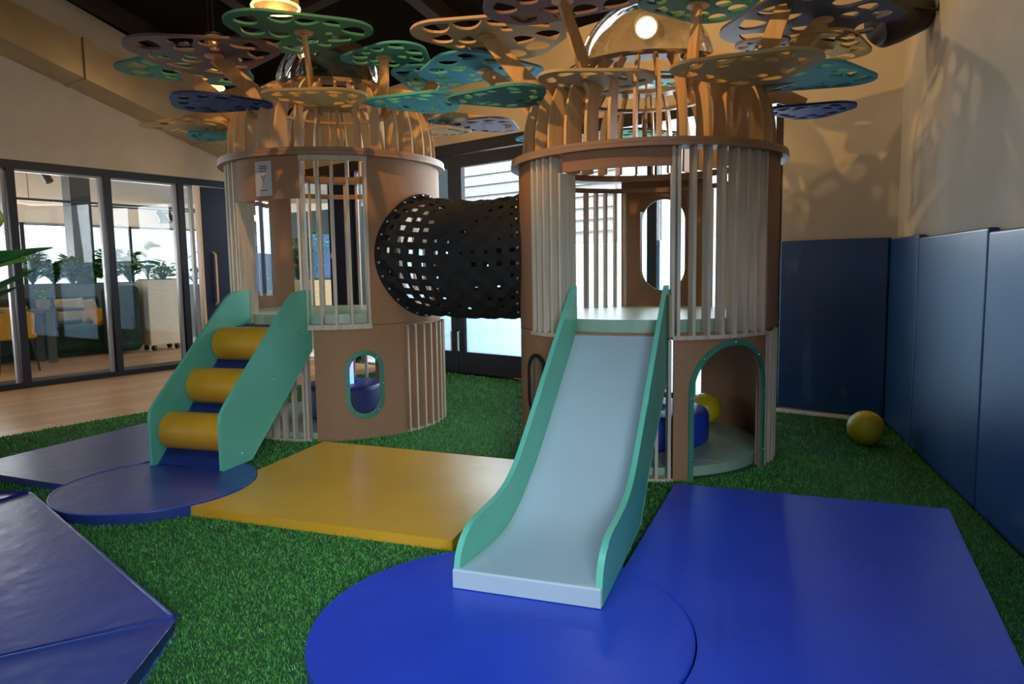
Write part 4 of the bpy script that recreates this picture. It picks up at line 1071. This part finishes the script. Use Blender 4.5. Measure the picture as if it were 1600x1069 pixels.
# yellow chairs
def chair(name, a, b, rz, label):
    o = K(a, b, 0); Rz = Matrix.Rotation(rz, 3, 'Z'); t = thing(name, o, label, 'chair', 'mustard cafe chairs')
    P_ = lambda x, y, z: o + Rz @ Vector((x, y, z))
    F = lambda a_, b_, z_: P_(a_, b_, z_)
    link('seat', MB().wbox(F, -.23, .23, -.22, .22, .42, .50), MUST, t, bevel=.035, seg=4)
    mb = MB(); n = 10; vs = []
    for i in range(n + 1):
        q = -1.15 + 2.3 * i / n
        for r_, z in ((.25, .44), (.27, .80 - .06 * abs(q)), (.235, .80 - .06 * abs(q)), (.215, .44)): vs.append(P_(math.sin(q) * r_, .02 + math.cos(q) * r_, z))
    fs = [(i * 4 + k, i * 4 + (k + 1) % 4, i * 4 + 4 + (k + 1) % 4, i * 4 + 4 + k) for i in range(n) for k in range(4)] + [(0, 3, 2, 1), (n * 4, n * 4 + 1, n * 4 + 2, n * 4 + 3)]
    link('backrest', mb.add(vs, fs), MUST, t, smooth=True)
    for x, y in ((-.18, -.17), (.18, -.17), (.18, .17), (-.18, .17)):
        link('leg', MB().tube([P_(x, y, .43), P_(x * 1.25, y * 1.25, 0)], [.018, .011], 8), BLKM, t)
    return t
chair('dining_chair', .74, 1.66, wr + PI, 'mustard chair with black legs at the near side of the cafe table')
chair('dining_chair', 4.6, 2.2, wr + .6, 'mustard chair seen through the narrow pane left of the navy door')
chair('dining_chair', 5.6, 1.5, wr - .6, 'mustard chair seen through the glass of the navy door')
t_ = thing('dining_table', K(5.2, 2.1, 0), 'far cafe table between two mustard chairs by the navy door', 'table')
link('tabletop', MB().wbox(K, 4.95, 5.55, 1.8, 2.4, .72, .75), TABLE, t_); link('pedestal', MB().tube([K(5.2, 2.1, .02), K(5.2, 2.1, .72)], .03, 10), BLKM, t_); link('foot', MB().lathe([(0, 0), (.22, 0), (.22, .02), (0, .02)], K(5.2, 2.1, 0), 24), BLKM, t_)

# greenery and wood box outside the back glass, behind the left tower
t_ = thing('wooden_planter', K(4.67, .65, 0), 'light wood planter seen through the slats of the left tower', 'planter')
link('planter_box', MB().wbox(K, 4.4, 4.95, .25, 1.15, 0, 1.08), OAK, t_, bevel=.01)
plant('bushy_shrub', K(4.67, .48, 1.09), .75, .24, 150, .14, .06, (LEAF2, LEAF1), 'green shrub on the wood planter seen through the left tower, right one', 52)
plant('bushy_shrub', K(4.67, .92, 1.09), .65, .24, 150, .14, .06, (LEAF2, mat('orange_leaf', (.5, .2, .02), .5)), 'green and orange shrub on the wood planter seen through the left tower', 51)
struct('wall_cafe_dark', MB().wbox(K, 6.3, 6.4, .9, 3.9, 0, 2.4), mat('dark_teal_wall', (.02, .05, .06), .7))
r = thing('sticker', Q(-2.0, -.02, 1.42), 'small red and white sticker on the dark glazing post', 'sticker')
link('backing', MB().wbox(Q, -2.10, -2.01, -.022, -.014, 1.38, 1.47), mat('red_sticker', (.45, .05, .05), .5), r); link('symbol', MB().wbox(Q, -2.08, -2.03, -.024, -.022, 1.40, 1.45), WHITE, r)

# ------------------------------------------------------------------ foreground plant at the left edge
t_ = thing('palm_plant', (-2.92, 3.50, .052), 'broad green leaves reaching in from the left picture edge', 'plant')
def blade(p0, p1, wd, m, tilt):
    p0, p1 = Vector(p0), Vector(p1); mb = MB(); d = p1 - p0
    leafshape(mb, p0, d, d.length, wd, .06, 10, roll=tilt); link('leaf', mb, m, t_, solid=.003)
blade((-2.78, 3.55, 1.24), (-2.24, 3.50, 1.375), .07, LEAF1, .9)
blade((-2.84, 3.55, 1.22), (-2.34, 3.46, 1.315), .17, LEAF2, .5)
blade((-2.80, 3.56, 1.25), (-2.42, 3.60, 1.345), .12, LEAF1, .8)
blade((-2.78, 3.55, 1.05), (-2.33, 3.50, 1.265), .08, LEAF1, .7)
blade((-2.80, 3.55, 1.00), (-2.42, 3.50, 1.18), .08, LEAF1, .7)
link('stem', MB().tube([(-2.88, 3.52, .28), (-2.84, 3.55, .7), (-2.78, 3.55, 1.24)], [.02, .015, .01], 8), LEAF1, t_)
link('pot', MB().lathe([(0, 0), (.13, 0), (.17, .28), (.15, .28), (.14, .25), (0, .25)], (-2.92, 3.50, .052), 28), TERRA, t_, smooth=True)

gl_ = thing('globe_ornament', (-2.80, 3.50, .31), 'lime yellow globe at the left picture edge above the broad green leaves', 'ornament')
link('globe', MB().ball((-2.40, 3.30, 1.475), .062), LIME, gl_, smooth=True)
link('stick', MB().tube([(-2.45, 3.30, 1.47), (-2.62, 3.34, 1.42), (-2.78, 3.46, 1.1), (-2.80, 3.50, .31)], .006, 8), BLKM, gl_)
